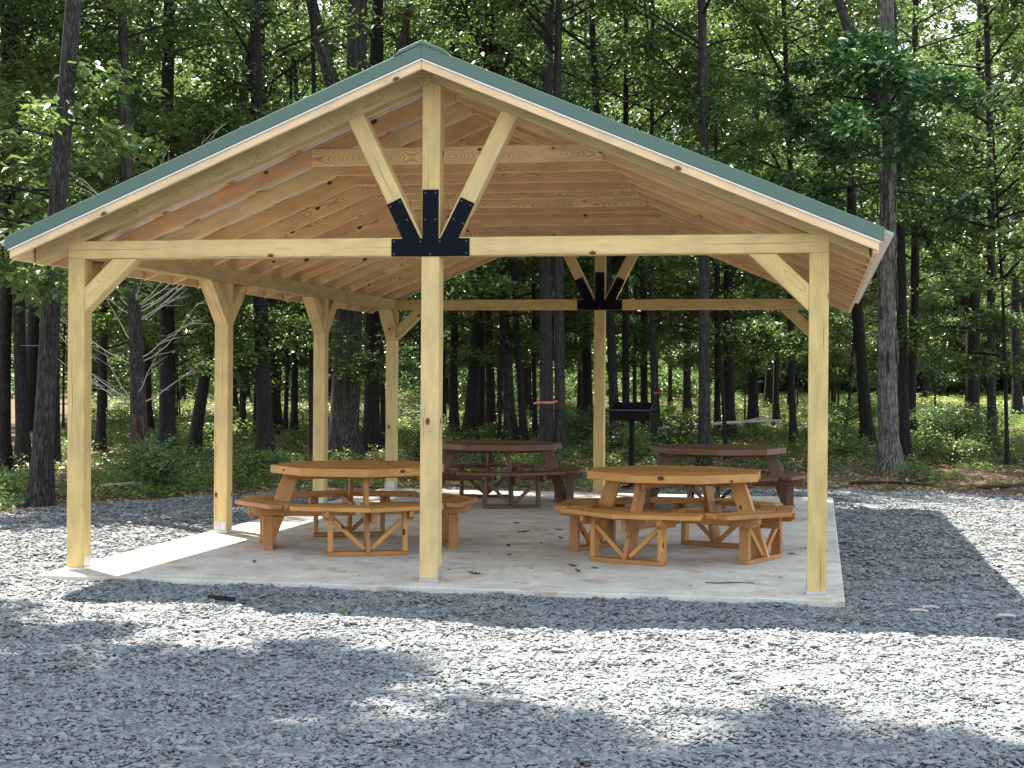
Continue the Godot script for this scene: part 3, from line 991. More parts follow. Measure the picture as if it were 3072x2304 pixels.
func woods() -> void:
	grow_crowns()
	var dark: Material = M.bark_dark
	var grey: Material = M.bark_grey
	# trees that the photograph shows one by one
	var back := "dark barked trees in the woods behind the pavilion"
	var rows := [
		["oak_tree", "leaning rough barked tree at the gravel edge beside the corner post", -3.46, -6.10, 0.125, 0.067, grey, ["tuft0", "bough1"]],
		["oak_tree", "dark upright trunk with flared foot behind the dead branched cedar", -5.75, -15.15, 0.15, 0.001, dark, ["tall0", "under1"]],
		["oak_tree", "dark trunk leaning strongly beside the flared dark trunk behind the cedar", -5.89, -16.64, 0.12, 0.150, dark, ["tall1"]],
		["oak_tree", "straight dark trunk standing between two side posts of the pavilion", -3.95, -15.40, 0.145, -0.034, dark, ["tall2", "under0"]],
		["oak_tree", "dark trunk with a slim companion just beyond the thick forked grey oak", -3.39, -20.19, 0.165, 0.007, dark, ["tall3"]],
		["sapling", "pencil slim dark trunk beside the trunk beyond the thick forked oak", -3.53, -21.68, 0.058, -0.015, dark, ["under0"]],
		["oak_tree", "", -2.99, -26.16, 0.105, -0.008, dark, ["mid0"]],
		["oak_tree", "dark trunk leaning past the slender trunks behind the hidden picnic table", -2.16, -24.18, 0.145, 0.055, dark, ["mid1"]],
		["oak_tree", "", -3.51, -31.56, 0.098, 0.037, dark, ["tall0"]],
		["oak_tree", "", -2.97, -30.45, 0.13, -0.015, dark, ["mid2"]],
		["oak_tree", "lichen flecked trunk leaning over beside a thinner leaning trunk", -1.07, -23.75, 0.13, -0.075, grey, ["tall1"]],
		["oak_tree", "thin trunk leaning alongside the lichen flecked leaning trunk", -0.74, -23.55, 0.078, -0.078, dark, ["mid3"]],
		["oak_tree", "", -1.24, -27.71, 0.06, -0.018, dark, ["under1"]],
		["oak_tree", "grey trunk tied with a pink ribbon, next to its twin", 0.64, -18.48, 0.135, -0.001, grey, ["tall2"]],
		["oak_tree", "straight grey trunk without ribbon, twin of the pink ribboned one", 0.90, -18.55, 0.108, -0.010, grey, ["tall3"]],
		["oak_tree", "", -0.69, -33.31, 0.155, -0.046, dark, ["mid0"]],
		["oak_tree", "", -1.78, -38.90, 0.10, 0.008, dark, ["tall1"]],
		["oak_tree", "dark trunk close behind the park grill, next to the back middle post", 1.73, -20.64, 0.098, -0.060, dark, ["tall0"]],
		["oak_tree", "", 1.33, -25.62, 0.09, -0.008, dark, ["mid1"]],
		["oak_tree", "", -0.22, -40.90, 0.07, -0.008, dark, ["under2"]],
		["oak_tree", "", 1.21, -30.87, 0.10, -0.028, dark, ["mid2"]],
		["oak_tree", "slim grey trunk tied with a red ribbon beside the park grill", 2.41, -21.78, 0.065, -0.017, grey, ["mid3"]],
		["oak_tree", "", 1.31, -43.65, 0.14, -0.018, dark, ["tall2"]],
		["oak_tree", "grey lichen covered trunk rising behind the back picnic table nearest the grill", 3.73, -18.21, 0.118, -0.013, grey, ["tall3"]],
		["oak_tree", "", 3.22, -29.91, 0.08, -0.013, dark, ["under3"]],
		["oak_tree", "", 3.71, -26.93, 0.13, -0.026, dark, ["mid0"]],
		["oak_tree", "", 4.02, -32.74, 0.14, 0.004, dark, ["tall0"]],
		["oak_tree", "", 4.57, -36.33, 0.09, -0.008, dark, ["mid1"]],
		["oak_tree", "", 5.29, -23.86, 0.08, -0.028, dark, ["mid2"]],
		["oak_tree", "", 6.38, -50.91, 0.095, 0.009, dark, ["tall1"]],
		["oak_tree", "black leaning trunk close behind the pale shaggy barked tree", 6.97, -26.01, 0.15, -0.080, dark, ["tall2"]],
		["oak_tree", "dark trunk standing right against the pale shaggy barked tree", 7.55, -20.87, 0.105, -0.034, dark, ["tall3"]],
		["oak_tree", "", 11.39, -73.69, 0.18, -0.003, dark, ["tall0"]],
		["oak_tree", "", 13.23, -80.81, 0.26, 0.004, dark, ["tall1"]],
		["oak_tree", "slim mossy trunk standing by the forked dark tree at the bright clearing", 9.52, -23.73, 0.10, -0.020, grey, ["mid3"]],
		["oak_tree", "", 12.48, -44.32, 0.18, -0.015, dark, ["tall2"]],
		["oak_tree", "", -8.05, -13.52, 0.125, -0.002, dark, ["tall3"]],
		["oak_tree", "", -7.63, -13.45, 0.118, -0.032, dark, ["mid0"]],
		["oak_tree", "", -7.32, -13.97, 0.08, 0.010, dark, ["mid1"]],
		["oak_tree", "", -8.36, -17.90, 0.09, 0.014, dark, ["tall0"]],
		["oak_tree", "", -9.27, -28.18, 0.09, -0.003, dark, ["mid2"]],
		["oak_tree", "", -7.26, -25.10, 0.125, -0.039, dark, ["tall1"]],
		["oak_tree", "", -7.07, -26.01, 0.085, 0.003, dark, ["mid3"]],
		["oak_tree", "slim trunk half hidden by the third side post of the pavilion", -3.47, -16.59, 0.06, -0.008, dark, ["under2"]],
		["oak_tree", "", -7.57, -26.76, 0.055, 0.017, dark, ["under3"]]]
	for q in rows:
		var label: String = q[1]
		tree(q[0], label if label else trunk_words(q[2], q[3], q[4], q[5]), q[2], q[3], q[4], q[5], q[6], q[7], back)
	# the thick forked oak, its two limbs rising over the roof
	var o := tree("oak_tree", "thick grey oak forking into limbs above the pavilion roof", -3.40, -18.35, 0.29, 0.026, M.bark_mid, ["high1"], back, 17.0)
	var s := Shape.new()
	limb_shape(s, Vector3(0.14, 6.3, 0), Vector3(-0.75, 9.6, 0.3), 0.17, 0.10, Vector3(-0.1, 0, 0))
	part("limb", s, M.bark_mid, o)
	s = Shape.new()
	limb_shape(s, Vector3(0.22, 5.9, 0), Vector3(1.35, 8.9, 0.2), 0.12, 0.07, Vector3(0.15, 0, 0))
	part("limb", s, M.bark_red, o)
	# the pale shaggy tree at the gravel edge, with a side limb
	o = tree("hickory_tree", "tall pale shaggy barked tree at the gravel edge beyond the slab corner", 7.03, -16.25, 0.175, -0.017, M.bark_pale, ["high0", "bough0"], back, 18.0)
	s = Shape.new()
	limb_shape(s, Vector3(-0.1, 6.2, 0), Vector3(-1.1, 8.9, 0.2), 0.11, 0.07, Vector3(-0.1, 0, 0))
	part("limb", s, grey, o)
	# bark plates that stand off the shaggy trunk
	for k in 90:
		var a := rng.randf() * TAU
		var y := rng.randf_range(0.4, 9.0)
		var rr := 0.176 * lerpf(1.04, 0.45, y / 18.0) + 0.003
		var d := Vector3(cos(a), 0, sin(a))
		s = Shape.new()
		board(s, Vector3(-0.017 * y, y, 0) + d * rr, Vector3(-0.017 * (y + 0.3), y + rng.randf_range(0.2, 0.5), 0) + d * (rr - 0.006), 0.05, 0.012, Vector3(-d.z, 0, d.x), 0.003)
		part("bark_plate", s, M.bark_pale if k % 3 else grey, o)
	# low leafy boughs reaching across the pale tree
	# the forked dark tree at the clearing
	o = tree("oak_tree", "dark forked tree before the bright clearing, its limb slanting up toward the roof", 9.88, -32.44, 0.20, 0.012, dark, ["mid2"], back)
	s = Shape.new()
	limb_shape(s, Vector3(-0.05, 3.5, 0), Vector3(-1.9, 7.6, 0.3), 0.14, 0.07, Vector3(-0.25, -0.1, 0))
	part("limb", s, dark, o)
	# the cedar with bare bleached twigs
	o = thing("cedar_tree", "cedar with peeled reddish foot and bleached bare twigs beside the gravel", "tree", Vector3(-4.20, ground(-4.2, -10.63) - 0.03, -10.63))
	part("trunk", trunk_shape(0.115, 11.0, -0.045, 77, 12, 0.25, 0.35), grey, o)
	s = Shape.new()
	s.tube(PackedVector3Array([Vector3(0.0, 0.02, 0), Vector3(-0.012, 0.4, 0), Vector3(-0.03, 0.95, 0), Vector3(-0.06, 1.5, 0.0)]), PackedFloat32Array([0.16, 0.139, 0.128, 0.118]), 12, 0.6, 1.0)
	part("peeled_bark", s, M.bark_red, o)
	var tw := RandomNumberGenerator.new()
	tw.seed = 9
	for k in 26:
		var y := tw.randf_range(1.0, 4.6)
		var a := tw.randf_range(-0.5, 0.9) + (PI if tw.randf() < 0.45 else 0.0)
		var l := tw.randf_range(0.7, 1.9)
		var d := Vector3(cos(a), 0, sin(a))
		var p0 := Vector3(-0.045 * y, y, 0)
		var p1 := p0 + d * l * 0.5 + Vector3(0, l * tw.randf_range(0.2, 0.42), tw.randfn() * 0.06)
		var p2 := p0 + d * l + Vector3(0, l * tw.randf_range(0.55, 0.95), tw.randfn() * 0.1)
		s = Shape.new()
		s.tube(PackedVector3Array([p0, p0.lerp(p1, 0.5) + Vector3(0, -0.04, 0), p1, p1.lerp(p2, 0.5) + Vector3(0, -0.03, 0.02), p2]), PackedFloat32Array([0.012, 0.009, 0.007, 0.005, 0.002]), 5)
		for j in 4:
			var q := p0.lerp(p1, 0.4).lerp(p2, tw.randf())
			s.tube(PackedVector3Array([q, q + d.rotated(Vector3.UP, tw.randf_range(-0.9, 0.9)) * 0.35 + Vector3(0, tw.randf_range(-0.02, 0.25), 0)]), PackedFloat32Array([0.005, 0.0015]), 4)
		part("dead_branch", s, M.dead_wood, o)
	wear_crown(o, "cedar0", -0.045, 1.15, 0.4)
	for k in 2:
		o.get_child(-1 - k).position += Vector3(-0.2, 2.8, 0)
	# trees that fill the woods behind and to the sides
	var n := 0
	var tries := 0
	var taken := []
	for q in rows:
		taken.append(Vector2(q[2], q[3]))
	while n < 78 and tries < 4000:
		tries += 1
		var z := -rng.randf_range(22.0, 88.0)
		var half := 9.0 + (-z) * 0.33
		var x := 2.5 + z * -0.02 - (-z - 10.0) * 0.10 + rng.randf_range(-half, half)
		var ok := gravelled(x, z) < -1.0
		for q in taken:
			ok = ok and q.distance_to(Vector2(x, z)) > 1.6
		if z > -40.0 and x > 6.0 and x < 14.0 and rng.randf() < 0.6:
			ok = false
		if z < -40.0 and z > -76.0 and x > 5.0 and rng.randf() < 0.75:
			ok = false
		if not ok:
			continue
		taken.append(Vector2(x, z))
		var r0 := rng.randf_range(0.07, 0.19)
		var lean := rng.randfn() * 0.03
		tree("oak_tree", trunk_words(x, z, r0, lean), x, z, r0, lean, dark, [["tall%d", "mid%d", "tall%d", "mid%d"][n % 4] % (n / 4 % 4)], back, 17.0, rng.randf_range(0.9, 1.2))
		n += 1
	# small understorey trees
	n = 0
	while n < 64:
		var z := -rng.randf_range(17.0, 62.0)
		var half := 7.0 + (-z) * 0.33
		var x := 2.5 - (-z - 10.0) * 0.10 + rng.randf_range(-half, half)
		if gravelled(x, z) > -1.5 or (z > -27.0 and x > -3.0 and x < 9.0 and rng.randf() < 0.75):
			continue
		tree("understorey_tree", ("thin leafy young tree %s, %s" % [where(x, z), "near the wood's edge" if z > -30.0 else "deeper in the woods"]), x, z, rng.randf_range(0.025, 0.045), rng.randfn() * 0.04, dark, ["under%d" % (n % 4)], "young trees in the understorey", 6.5, rng.randf_range(0.8, 1.25))
		n += 1
	# trees of the wood's edge outside the frame, whose crowns shade the gravel
	for q in [[-4.2, 1.6, 0.2, "high2", 1.0, 0.147], [-4.3, 2.6, 0.2, "high1", 1.0, 0.15], [-5.4, 2.9, 0.18, "high1", 0.92, 0.10], [-5.3, 0.5, 0.18, "high1", 0.84, 0.11], [-4.0, 0.3, 0.2, "high2", 1.2, 0.18], [-4.4, -1.2, 0.1, "tuft0", 1.0, 0.12], [-11.0, -6.0, 0.17, "tall1", 1.0, 0.01], [-10.5, -1.0, 0.2, "tall2", 1.0, 0.01], [-8.0, 8.0, 0.2, "tall3", 1.1, 0.0], [-6.6, -10.0, 0.14, "mid1", 0.8, 0.01], [-7.6, -11.6, 0.13, "tall0", 1.0, 0.01]]:
		tree("oak_tree", "tree at the edge of the woods beside the gravel, its crown shading the stones", q[0], q[1], q[2], q[5], dark, [q[3], "high0"] if q[3] == "high1" else [q[3]], "trees along the wood's edge beside the gravel", 18.0, q[4])
	print("woods grown")


func leaf_mesh(sd: int, count: int, rad: Vector3, l: float, m: Material) -> ArrayMesh:
	var r := RandomNumberGenerator.new()
	r.seed = sd
	var s := Shape.new()
	cluster(s, r, Vector3(0, rad.y, 0), rad, count, l)
	return s.mesh(m)


func flat_leaf(sd: int, m: Material) -> ArrayMesh:
	var r := RandomNumberGenerator.new()
	r.seed = sd
	var s := Shape.new()
	# a lobed, curled dead leaf: midrib and five lobes a side
	var rim := [[0.0, 0.015], [0.12, 0.16], [0.24, 0.07], [0.40, 0.26], [0.54, 0.11], [0.68, 0.24], [0.80, 0.09], [0.92, 0.10], [1.0, 0.0]]
	for side in [-1.0, 1.0]:
		for k in rim.size() - 1:
			var a := Vector3(rim[k][0] - 0.5, bend(rim[k][0], 0.0), 0)
			var b := Vector3(rim[k + 1][0] - 0.5, bend(rim[k + 1][0], 0.0), 0)
			var c := Vector3(rim[k + 1][0] - 0.5, bend(rim[k + 1][0], rim[k + 1][1]) + r.randf() * 0.03, rim[k + 1][1] * side)
			var d := Vector3(rim[k][0] - 0.5, bend(rim[k][0], rim[k][1]) + r.randf() * 0.03, rim[k][1] * side)
			s.face(PackedVector3Array([a, b, c, d]), Vector3.UP, PackedVector2Array([Vector2(), Vector2(), Vector2(), Vector2()]))
	for k in s.v.size():
		s.c.append(Color(1, 1, 1))
	return s.mesh(m)


func bend(u: float, w: float) -> float:
	return 0.10 * pow(absf(u - 0.4) * 2.0, 2.0) + w * 0.45


func undergrowth() -> void:
	var plants := thing("undergrowth", "low leafy green plants covering the forest floor", "plants")
	plants.set_meta("kind", "stuff")
	var lists := [[], [], []]
	var tries := 0
	while tries < 52000:
		tries += 1
		var t := rng.randf()
		var z := -lerpf(4.0, 78.0, t * t)
		var half := 5.0 + (-z) * 0.36
		var x := 2.8 - (-z - 8.0) * 0.10 + rng.randf_range(-half, half)
		var inn := gravelled(x, z)
		if inn > -0.15:
			continue
		var dens := 0.55 + noise.get_noise_2d(x * 0.9 + 300.0, z * 0.9) * 1.3
		if x > 4.0 and z > -17.0:
			dens -= 0.6
		if inn > -1.0:
			dens -= 0.2
		if z > -20.0:
			dens -= 0.18
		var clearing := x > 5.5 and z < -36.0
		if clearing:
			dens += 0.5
		if rng.randf() > dens:
			continue
		var sc := rng.randf_range(0.45, 1.1) * (0.7 if z > -20.0 else 1.0)
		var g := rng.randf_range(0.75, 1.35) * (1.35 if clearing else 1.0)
		lists[rng.randi() % 3].append([Transform3D(Basis(Vector3.UP, rng.randf() * TAU).scaled(Vector3(sc, sc * rng.randf_range(0.45, 1.0), sc)), Vector3(x, ground(x, z) - 0.04, z)), Color(g * rng.randf_range(0.95, 1.35), g * 1.08, g * 0.95)])
	var forms := [leaf_mesh(301, 26, Vector3(0.26, 0.15, 0.26), 0.10, M.leaf_bright), leaf_mesh(302, 20, Vector3(0.20, 0.24, 0.20), 0.13, M.leaf_mid), leaf_mesh(303, 30, Vector3(0.32, 0.10, 0.32), 0.08, M.leaf_bright)]
	for k in 3:
		scatter("plant", forms[k], lists[k], plants).set_meta("kind", "stuff")
	# dead leaves on the forest floor
	var litter := thing("leaf_litter", "brown dead leaves strewn over the forest floor along the gravel", "leaves")
	litter.set_meta("kind", "stuff")
	var ll := [[], []]
	tries = 0
	while tries < 26000:
		tries += 1
		var z := -lerpf(3.0, 30.0, rng.randf())
		var half := 5.0 + (-z) * 0.36
		var x := 2.8 - (-z - 8.0) * 0.10 + rng.randf_range(-half, half)
		var inn := gravelled(x, z)
		if inn > 0.1 and rng.randf() > 0.012:
			continue
		if x > -0.2 and x < 6.2 and z < 0.4 and z > -9.7:
			continue
		var sz := rng.randf_range(0.06, 0.13)
		var k := rng.randf_range(0.6, 1.3)
		var c := Color(0.26, 0.155, 0.085) if rng.randf() < 0.6 else Color(0.36, 0.25, 0.16)
		ll[rng.randi() % 2].append([Transform3D(Basis.from_euler(Vector3(rng.randfn() * 0.25, rng.randf() * TAU, rng.randfn() * 0.25)).scaled_local(Vector3.ONE * sz), Vector3(x, ground(x, z) - 0.008 + rng.randf() * 0.02, z)), Color(c.r * k, c.g * k, c.b * k)])
	for k in 2:
		scatter("dead_leaf", flat_leaf(310 + k, M.leaf_brown), ll[k], litter).set_meta("kind", "stuff")
	# the far woods that close the view
	var far := thing("distant_woods", "dense green mass of far trees behind the trunks", "woods")
	far.set_meta("kind", "stuff")
	var fl := []
	for k in 5200:
		var z := -rng.randf_range(76.0, 112.0)
		var x := rng.randf_range(-62.0, 62.0) - 8.0
		var y := ground(x, z) + pow(rng.randf(), 1.6) * 27.0
		var g := rng.randf_range(0.7, 1.3)
		fl.append([Transform3D(Basis(Vector3.UP, rng.randf() * TAU).scaled(Vector3.ONE * rng.randf_range(0.7, 1.5)), Vector3(x, y, z)), Color(g * 1.1, g, g)])
	for k in 1900:
		var z := -rng.randf_range(56.0, 100.0)
		var x := rng.randf_range(-50.0, 6.0 if z > -76.0 else 50.0) - 6.0
		var g := rng.randf_range(0.8, 1.4)
		fl.append([Transform3D(Basis(Vector3.UP, rng.randf() * TAU).scaled(Vector3(0.6, rng.randf_range(0.35, 0.8), 0.6)), Vector3(x, ground(x, z) + rng.randf() * rng.randf() * 3.0, z)), Color(g, g, g)])
	scatter("foliage", leaf_mesh(320, 110, Vector3(1.7, 0.9, 1.7), 0.42, M.leaf_mid), fl, far).set_meta("kind", "stuff")
	# shrubs by the gravel
	var sh := [[-2.9, -8.6, 0.95, "pale leafy bush at the gravel edge beside the cedar foot"], [-3.6, -9.2, 0.8, "pale leafy bush at the gravel edge beside the cedar foot"], [-2.4, -10.4, 0.8, "pale leafy bush at the gravel edge beside the cedar foot"],
		[-4.5, -14.0, 0.5, ""], [-3.3, -14.2, 0.5, ""], [-2.3, -13.4, 0.5, ""], [-1.6, -17.5, 0.9, ""], [0.1, -16.0, 0.6, ""], [1.4, -15.4, 0.6, ""], [2.3, -17.0, 0.9, ""], [2.9, -22.5, 1.1, ""], [0.5, -24.0, 1.0, ""], [5.0, -16.6, 0.7, ""], [6.2, -20.0, 0.9, ""], [8.6, -22.0, 1.2, ""], [9.2, -28.0, 1.3, ""], [7.4, -15.4, 0.45, "small yellow green seedling at the foot of the pale shaggy tree"], [8.3, -18.3, 0.8, ""], [6.6, -33.0, 1.2, ""], [-6.4, -15.8, 0.5, ""], [-5.6, -8.5, 0.5, ""], [-4.6, -7.2, 0.5, ""]]
	for q in sh:
		var o := thing("shrub", q[3] if q[3] else "knee high leafy shrub %s" % where(q[0], q[1]), "shrub", Vector3(q[0], ground(q[0], q[1]) - 0.05, q[1]), rng.randf() * TAU, "leafy shrubs on the forest floor")
		wear_crown(o, "shrub%d" % (rng.randi() % 3), 0.0, q[2] * 0.85, rng.randf() * TAU)
	# fallen branches
	for q in [[Vector3(-4.3, 0, -9.6), Vector3(-2.9, 0, -9.4), 0.028, "pale fallen branch lying at the foot of the cedar"], [Vector3(-4.2, 0, -9.3), Vector3(-2.8, 0, -9.1), 0.022, "thin bleached stick lying in front of the cedar branch"], [Vector3(2.2, 0.25, -23.2), Vector3(5.0, 0.55, -24.6), 0.05, "pale fallen limb lying in the plants behind the grill"], [Vector3(6.3, 0, -13.6), Vector3(7.6, 0, -13.9), 0.03, "weathered stick on the leaf litter before the pale shaggy tree"], [Vector3(8.2, 0, -13.1), Vector3(10.0, 0, -13.4), 0.035, "long brown branch on the leaf litter beside the gravel"]]:
		var a: Vector3 = q[0]
		var b: Vector3 = q[1]
		a.y += ground(a.x, a.z) + 0.02
		b.y += ground(b.x, b.z) + 0.02
		var s := Shape.new()
		limb_shape(s, a, b, q[2], q[2] * 0.5, Vector3(0, 0.04, 0.08))
		var m := a.lerp(b, 0.6)
		limb_shape(s, m, m + (b - a) * 0.25 + Vector3(0.1, 0.12, 0.2), q[2] * 0.5, q[2] * 0.2, Vector3.ZERO)
		var o := part(numbered("fallen_branch"), s, M.dead_wood if a.x < 3.0 else M.bark_red)
		tag(o, q[3], "branch", "fallen branches in the woods")


# ------------------------------------------------------------------ small things
func grill() -> void:
	var root := thing("park_grill", "black steel park grill on a post behind the slab", "grill", Vector3(3.14, -0.07, -11.41), -0.05)
	var s := Shape.new()
	s.tube(PackedVector3Array([Vector3(0, 0, 0), Vector3(0, 1.0, 0)]), PackedFloat32Array([0.04, 0.04]), 14)
	part("pole", s, M.grill_steel, root)
	s = Shape.new()
	board(s, Vector3(-0.13, 0.03, 0), Vector3(0.13, 0.03, 0), 0.02, 0.24, Vector3.UP, 0.003)
	part("base_plate", s, M.grill_steel, root)
	s = Shape.new()
	board(s, Vector3(-0.29, 0.87, 0), Vector3(0.29, 0.87, 0), 0.012, 0.40, Vector3.UP, 0.002)
	board(s, Vector3(-0.29, 1.0, -0.2), Vector3(0.29, 1.0, -0.2), 0.25, 0.01, Vector3.UP, 0.002)
	board(s, Vector3(-0.29, 0.94, 0.2), Vector3(0.29, 0.94, 0.2), 0.13, 0.01, Vector3.UP, 0.002)
	for e in [-1.0, 1.0]:
		plate(s, PackedVector2Array([Vector2(-0.2, 0.87), Vector2(0.2, 0.87), Vector2(0.2, 1.0), Vector2(-0.2, 1.125)]), Vector3(0.29 * e - 0.004, 0, 0), Vector3(0, 0, 1), Vector3(0, 1, 0), 0.008)
	part("firebox", s, M.grill_steel, root).position.y = 0.14
	s = Shape.new()
	for k in 15:
		board(s, Vector3(-0.27 + k * 0.0386, 1.005, -0.19), Vector3(-0.27 + k * 0.0386, 1.005, 0.22), 0.012, 0.012, Vector3.UP, 0.002)
	board(s, Vector3(-0.31, 1.012, 0.212), Vector3(0.31, 1.012, 0.212), 0.018, 0.018, Vector3.UP, 0.004)
	part("grate", s, M.bolt_steel, root).position.y = 0.14
	for e in [-1.0, 1.0]:
		s = Shape.new()
		s.tube(PackedVector3Array([Vector3(0.29 * e, 1.0, 0.18), Vector3(0.43 * e, 1.0, 0.19)]), PackedFloat32Array([0.008, 0.008]), 8)
		for k in 9:
			s.tube(PackedVector3Array([Vector3((0.33 + k * 0.012) * e, 1.0, 0.185), Vector3((0.336 + k * 0.012) * e, 1.0, 0.185)]), PackedFloat32Array([0.018, 0.018]), 10)
		part("handle", s, M.grill_steel, root).position.y = 0.14


func small_things() -> void:
	# ribbons round two trunks
	for q in [[0.64, -18.48, 1.12, 0.15, "pink_ribbon", "pink flagging ribbon tied round the grey twin trunk"], [2.41, -21.78, 1.13, 0.075, "red_ribbon", "red flagging ribbon tied round the slim trunk by the grill"]]:
		var s := Shape.new()
		var y0 := ground(q[0], q[1])
		for k in 20:
			var a := TAU * k / 20.0
			var b := TAU * (k + 1) / 20.0
			var p: Vector3 = Vector3(cos(a), 0, sin(a)) * q[3]
			var r: Vector3 = Vector3(cos(b), 0, sin(b)) * q[3]
			var c := Vector3(q[0], y0 + q[2], q[1])
			var up := Vector3(0, 0.035, 0)
			s.face(PackedVector3Array([c + p, c + r, c + r + up, c + p + up]), p + r, PackedVector2Array([Vector2(), Vector2(), Vector2(), Vector2()]))
		var e := Vector3(q[0] - q[3], y0 + q[2] + 0.02, q[1] + 0.02)
		board(s, e, e + Vector3(-0.09, -0.03, 0.04), 0.03, 0.004, Vector3.UP, 0.001)
		board(s, e + Vector3(q[3] * 2, 0, 0), e + Vector3(q[3] * 2 + 0.08, 0.03, 0.03), 0.03, 0.004, Vector3.UP, 0.001)
		tag(part(numbered("flagging_ribbon"), s, M[q[4]]), q[5], "ribbon")
	# dead leaves on the slab
	var forms := []
	for k in 3:
		var m := mat("dry_leaf_%d" % k, [Color(0.085, 0.055, 0.035), Color(0.14, 0.09, 0.055), Color(0.05, 0.04, 0.03)][k], 0.8)
		m.cull_mode = BaseMaterial3D.CULL_DISABLED
		forms.append(flat_leaf(330 + k, m))
	var spots := [[1.25, -0.85, 0.13], [2.93, -0.75, 0.07], [3.18, -0.55, 0.15], [3.55, -1.0, 0.06], [3.95, -0.9, 0.15], [4.05, -1.15, 0.1], [3.85, -1.25, 0.14], [3.2, -1.9, 0.1], [3.05, -2.6, 0.14], [3.3, -2.9, 0.12], [3.4, -3.4, 0.15], [2.95, -3.9, 0.16], [3.25, -4.2, 0.14], [2.7, -4.8, 0.16], [3.45, -5.2, 0.13], [1.6, -3.0, 0.12], [1.05, -3.6, 0.1], [5.55, -0.9, 0.05], [4.9, -0.25, 0.05], [5.6, -2.6, 0.11], [5.45, -3.3, 0.1], [4.85, -3.6, 0.12], [0.35, -0.35, 0.07], [2.35, -0.2, 0.05], [2.15, -0.45, 0.05], [3.6, -0.1, 0.05], [5.75, -0.35, 0.05], [5.8, -0.6, 0.05]]
	for k in spots.size():
		var q: Array = spots[k]
		var o := inst(numbered("fallen_leaf"), forms[k % 3])
		o.transform = Transform3D(Basis(Vector3.UP, rng.randf() * TAU).scaled_local(Vector3(q[2], q[2], q[2] * 0.9) * 0.75), Vector3(q[0], 0.003, q[1]))
		tag(o, "curled dry brown leaf lying on the concrete slab", "leaf", "dry leaves on the slab")
	# a thin twig on the slab, bark and sticks on the gravel
	var s := Shape.new()
	s.tube(PackedVector3Array([Vector3(5.0, 0.008, -0.42), Vector3(5.12, 0.012, -0.40), Vector3(5.24, 0.012, -0.46), Vector3(5.36, 0.007, -0.5)]), PackedFloat32Array([0.004, 0.005, 0.004, 0.002]), 5)
	tag(part("twig", s, M.bark_dark), "thin dark twig lying on the slab near the front edge", "twig")
	s = Shape.new()
	var y := ground(1.75, 1.05) + 0.035
	limb_shape(s, Vector3(1.66, y - 0.012, 1.15), Vector3(1.87, y - 0.014, 1.19), 0.017, 0.013, Vector3(0, 0.003, 0.012))
	tag(part("bark_stick", s, M.bark_grey), "short dark piece of rotten branch on the shaded gravel", "stick")
	for q in [[6.55, 0.25, "pale_chip"], [7.0, 0.72, "pale_chip"], [6.45, 0.55, "pale_chip"], [5.95, 5.35, "pale_chip"]]:
		s = Shape.new()
		y = ground(q[0], q[1]) + 0.03
		limb_shape(s, Vector3(q[0], y, q[1]), Vector3(q[0] + 0.11, y + 0.004, q[1] + 0.03), 0.012, 0.006, Vector3(0, 0.01, 0.012))
		tag(part(numbered("wood_chip"), s, M.dead_wood), "small pale splinter of wood lying on the gravel", "wood chip", "wood chips on the gravel")
	# a red leaf and a tuft of grass in the gravel
	var red := mat("red_leaf", Color(0.42, 0.03, 0.03), 0.6)
	red.cull_mode = BaseMaterial3D.CULL_DISABLED
	var rl := inst("red_leaf", flat_leaf(340, red))
	rl.transform = Transform3D(Basis(Vector3.UP, 0.8).scaled_local(Vector3.ONE * 0.07), Vector3(1.92, ground(1.92, 2.95) + 0.035, 2.95))
	tag(rl, "small bright red leaf lying on the gravel", "leaf")
	s = Shape.new()
	for k in 9:
		var a := rng.randf() * TAU
		var d := Vector3(cos(a), 0, sin(a))
		var l := rng.randf_range(0.07, 0.14)
		var side := Vector3(-d.z, 0, d.x) * 0.0025
		var p1 := d * l * 0.35 + Vector3(0, l * 0.7, 0)
		var p2 := d * l * 0.9 + Vector3(0, l * 0.8, 0)
		s.face(PackedVector3Array([-side, side, p1 + side * 0.8, p1 - side * 0.8]), d, PackedVector2Array([Vector2(), Vector2(), Vector2(), Vector2()]))
		s.face(PackedVector3Array([p1 - side * 0.8, p1 + side * 0.8, p2]), Vector3.UP, PackedVector2Array([Vector2(), Vector2(), Vector2()]))
	for k in s.v.size():
		s.c.append(Color(0.20, 0.21, 0.07))
	var gt := part("grass_tuft", s, M.leaf_bright)
	gt.position = Vector3(2.72, ground(2.72, 1.45), 1.45)
	tag(gt, "single yellow green grass tuft growing through the gravel", "grass")


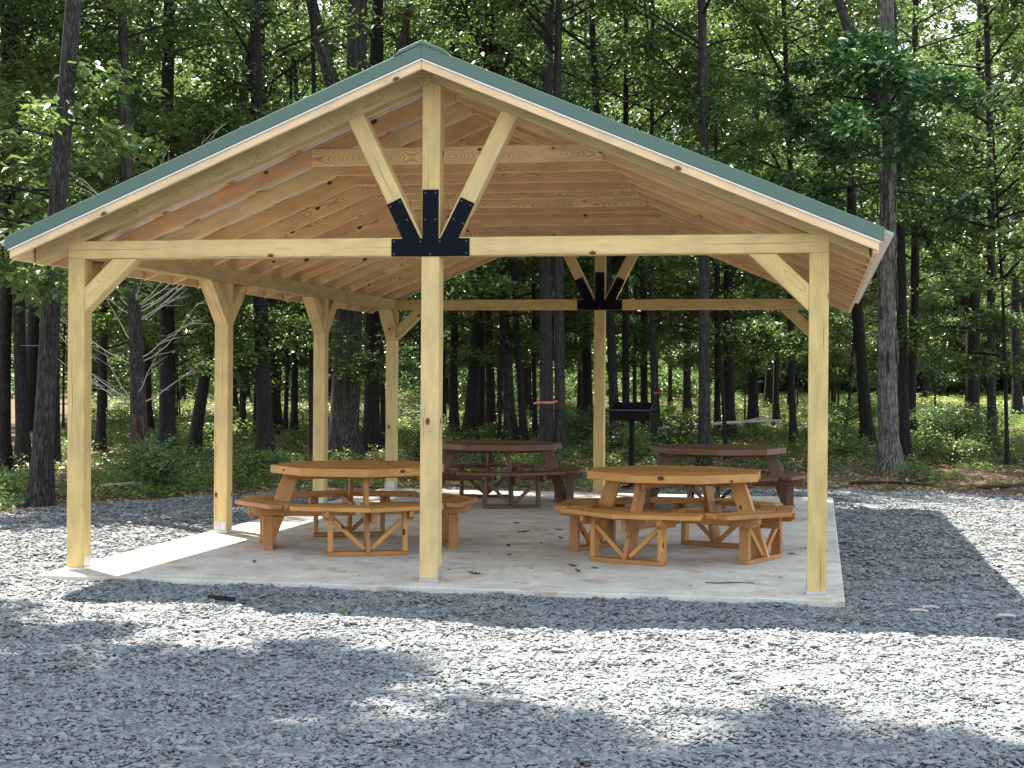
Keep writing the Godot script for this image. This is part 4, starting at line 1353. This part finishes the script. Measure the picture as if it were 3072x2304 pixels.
func _ready() -> void:
	rng.seed = 4711
	noise.seed = 42
	noise.frequency = 1.0
	noise.fractal_octaves = 2
	var cam := Camera3D.new()
	cam.name = "camera"
	cam.position = Vector3(5.8304, 1.5488, 11.4784)
	cam.basis = Basis.from_euler(Vector3(-0.0042, 0.1935, 0.0069))
	cam.fov = rad_to_deg(2.0 * atan(1152.0 / 4701.9))
	cam.near = 0.1
	cam.far = 600.0
	cam.current = true
	add_child(cam)
	var env := Environment.new()
	var sky := ProceduralSkyMaterial.new()
	sky.sky_top_color = Color(0.44, 0.52, 0.62).linear_to_srgb()
	sky.sky_horizon_color = Color(0.92, 0.93, 0.94).linear_to_srgb()
	sky.sky_curve = 0.14
	sky.ground_horizon_color = Color(0.5, 0.5, 0.48)
	sky.ground_bottom_color = Color(0.35, 0.35, 0.33)
	sky.energy_multiplier = 1.0
	env.sky = Sky.new()
	env.sky.sky_material = sky
	env.background_mode = Environment.BG_SKY
	env.background_energy_multiplier = 0.78
	env.tonemap_mode = Environment.TONE_MAPPER_LINEAR
	env.tonemap_exposure = 4.0
	env.sdfgi_enabled = true
	env.ssao_enabled = true
	env.ssil_enabled = true
	var we := WorldEnvironment.new()
	we.name = "daylight"
	we.environment = env
	add_child(we)
	var sun := DirectionalLight3D.new()
	sun.name = "sun"
	sun.light_energy = 1.6
	sun.light_color = Color(1.0, 0.96, 0.90)
	sun.light_angular_distance = 0.5
	sun.shadow_enabled = true
	add_child(sun)
	sun.look_at_from_position(Vector3.ZERO, Vector3(0.38, -1.0, 0.35), Vector3.UP)

	materials()
	print("materials")
	land()
	pavilion()
	picnic_table("honey brown octagonal picnic table beside the sunlit strip of the slab", Vector3(1.69, 0, -2.35), deg_to_rad(22.5), M.stained_wood, M.stained_wood_b)
	picnic_table("honey brown octagonal picnic table nearest the front corner post without a sunlit strip", Vector3(4.59, 0, -2.33), deg_to_rad(-22.5), M.stained_wood, M.stained_wood_b)
	picnic_table("dark brown octagonal picnic table seen past the front middle post", Vector3(1.95, 0, -7.50), deg_to_rad(22.5), M.dark_wood, M.dark_wood_b)
	picnic_table("dark brown octagonal picnic table by the slab's back edge, next to the grill", Vector3(4.66, 0, -7.30), deg_to_rad(3.0), M.dark_wood, M.dark_wood_b)
	print("pavilion and tables")
	woods()
	undergrowth()
	print("undergrowth")
	gravel()
	grill()
	small_things()
	print("done")
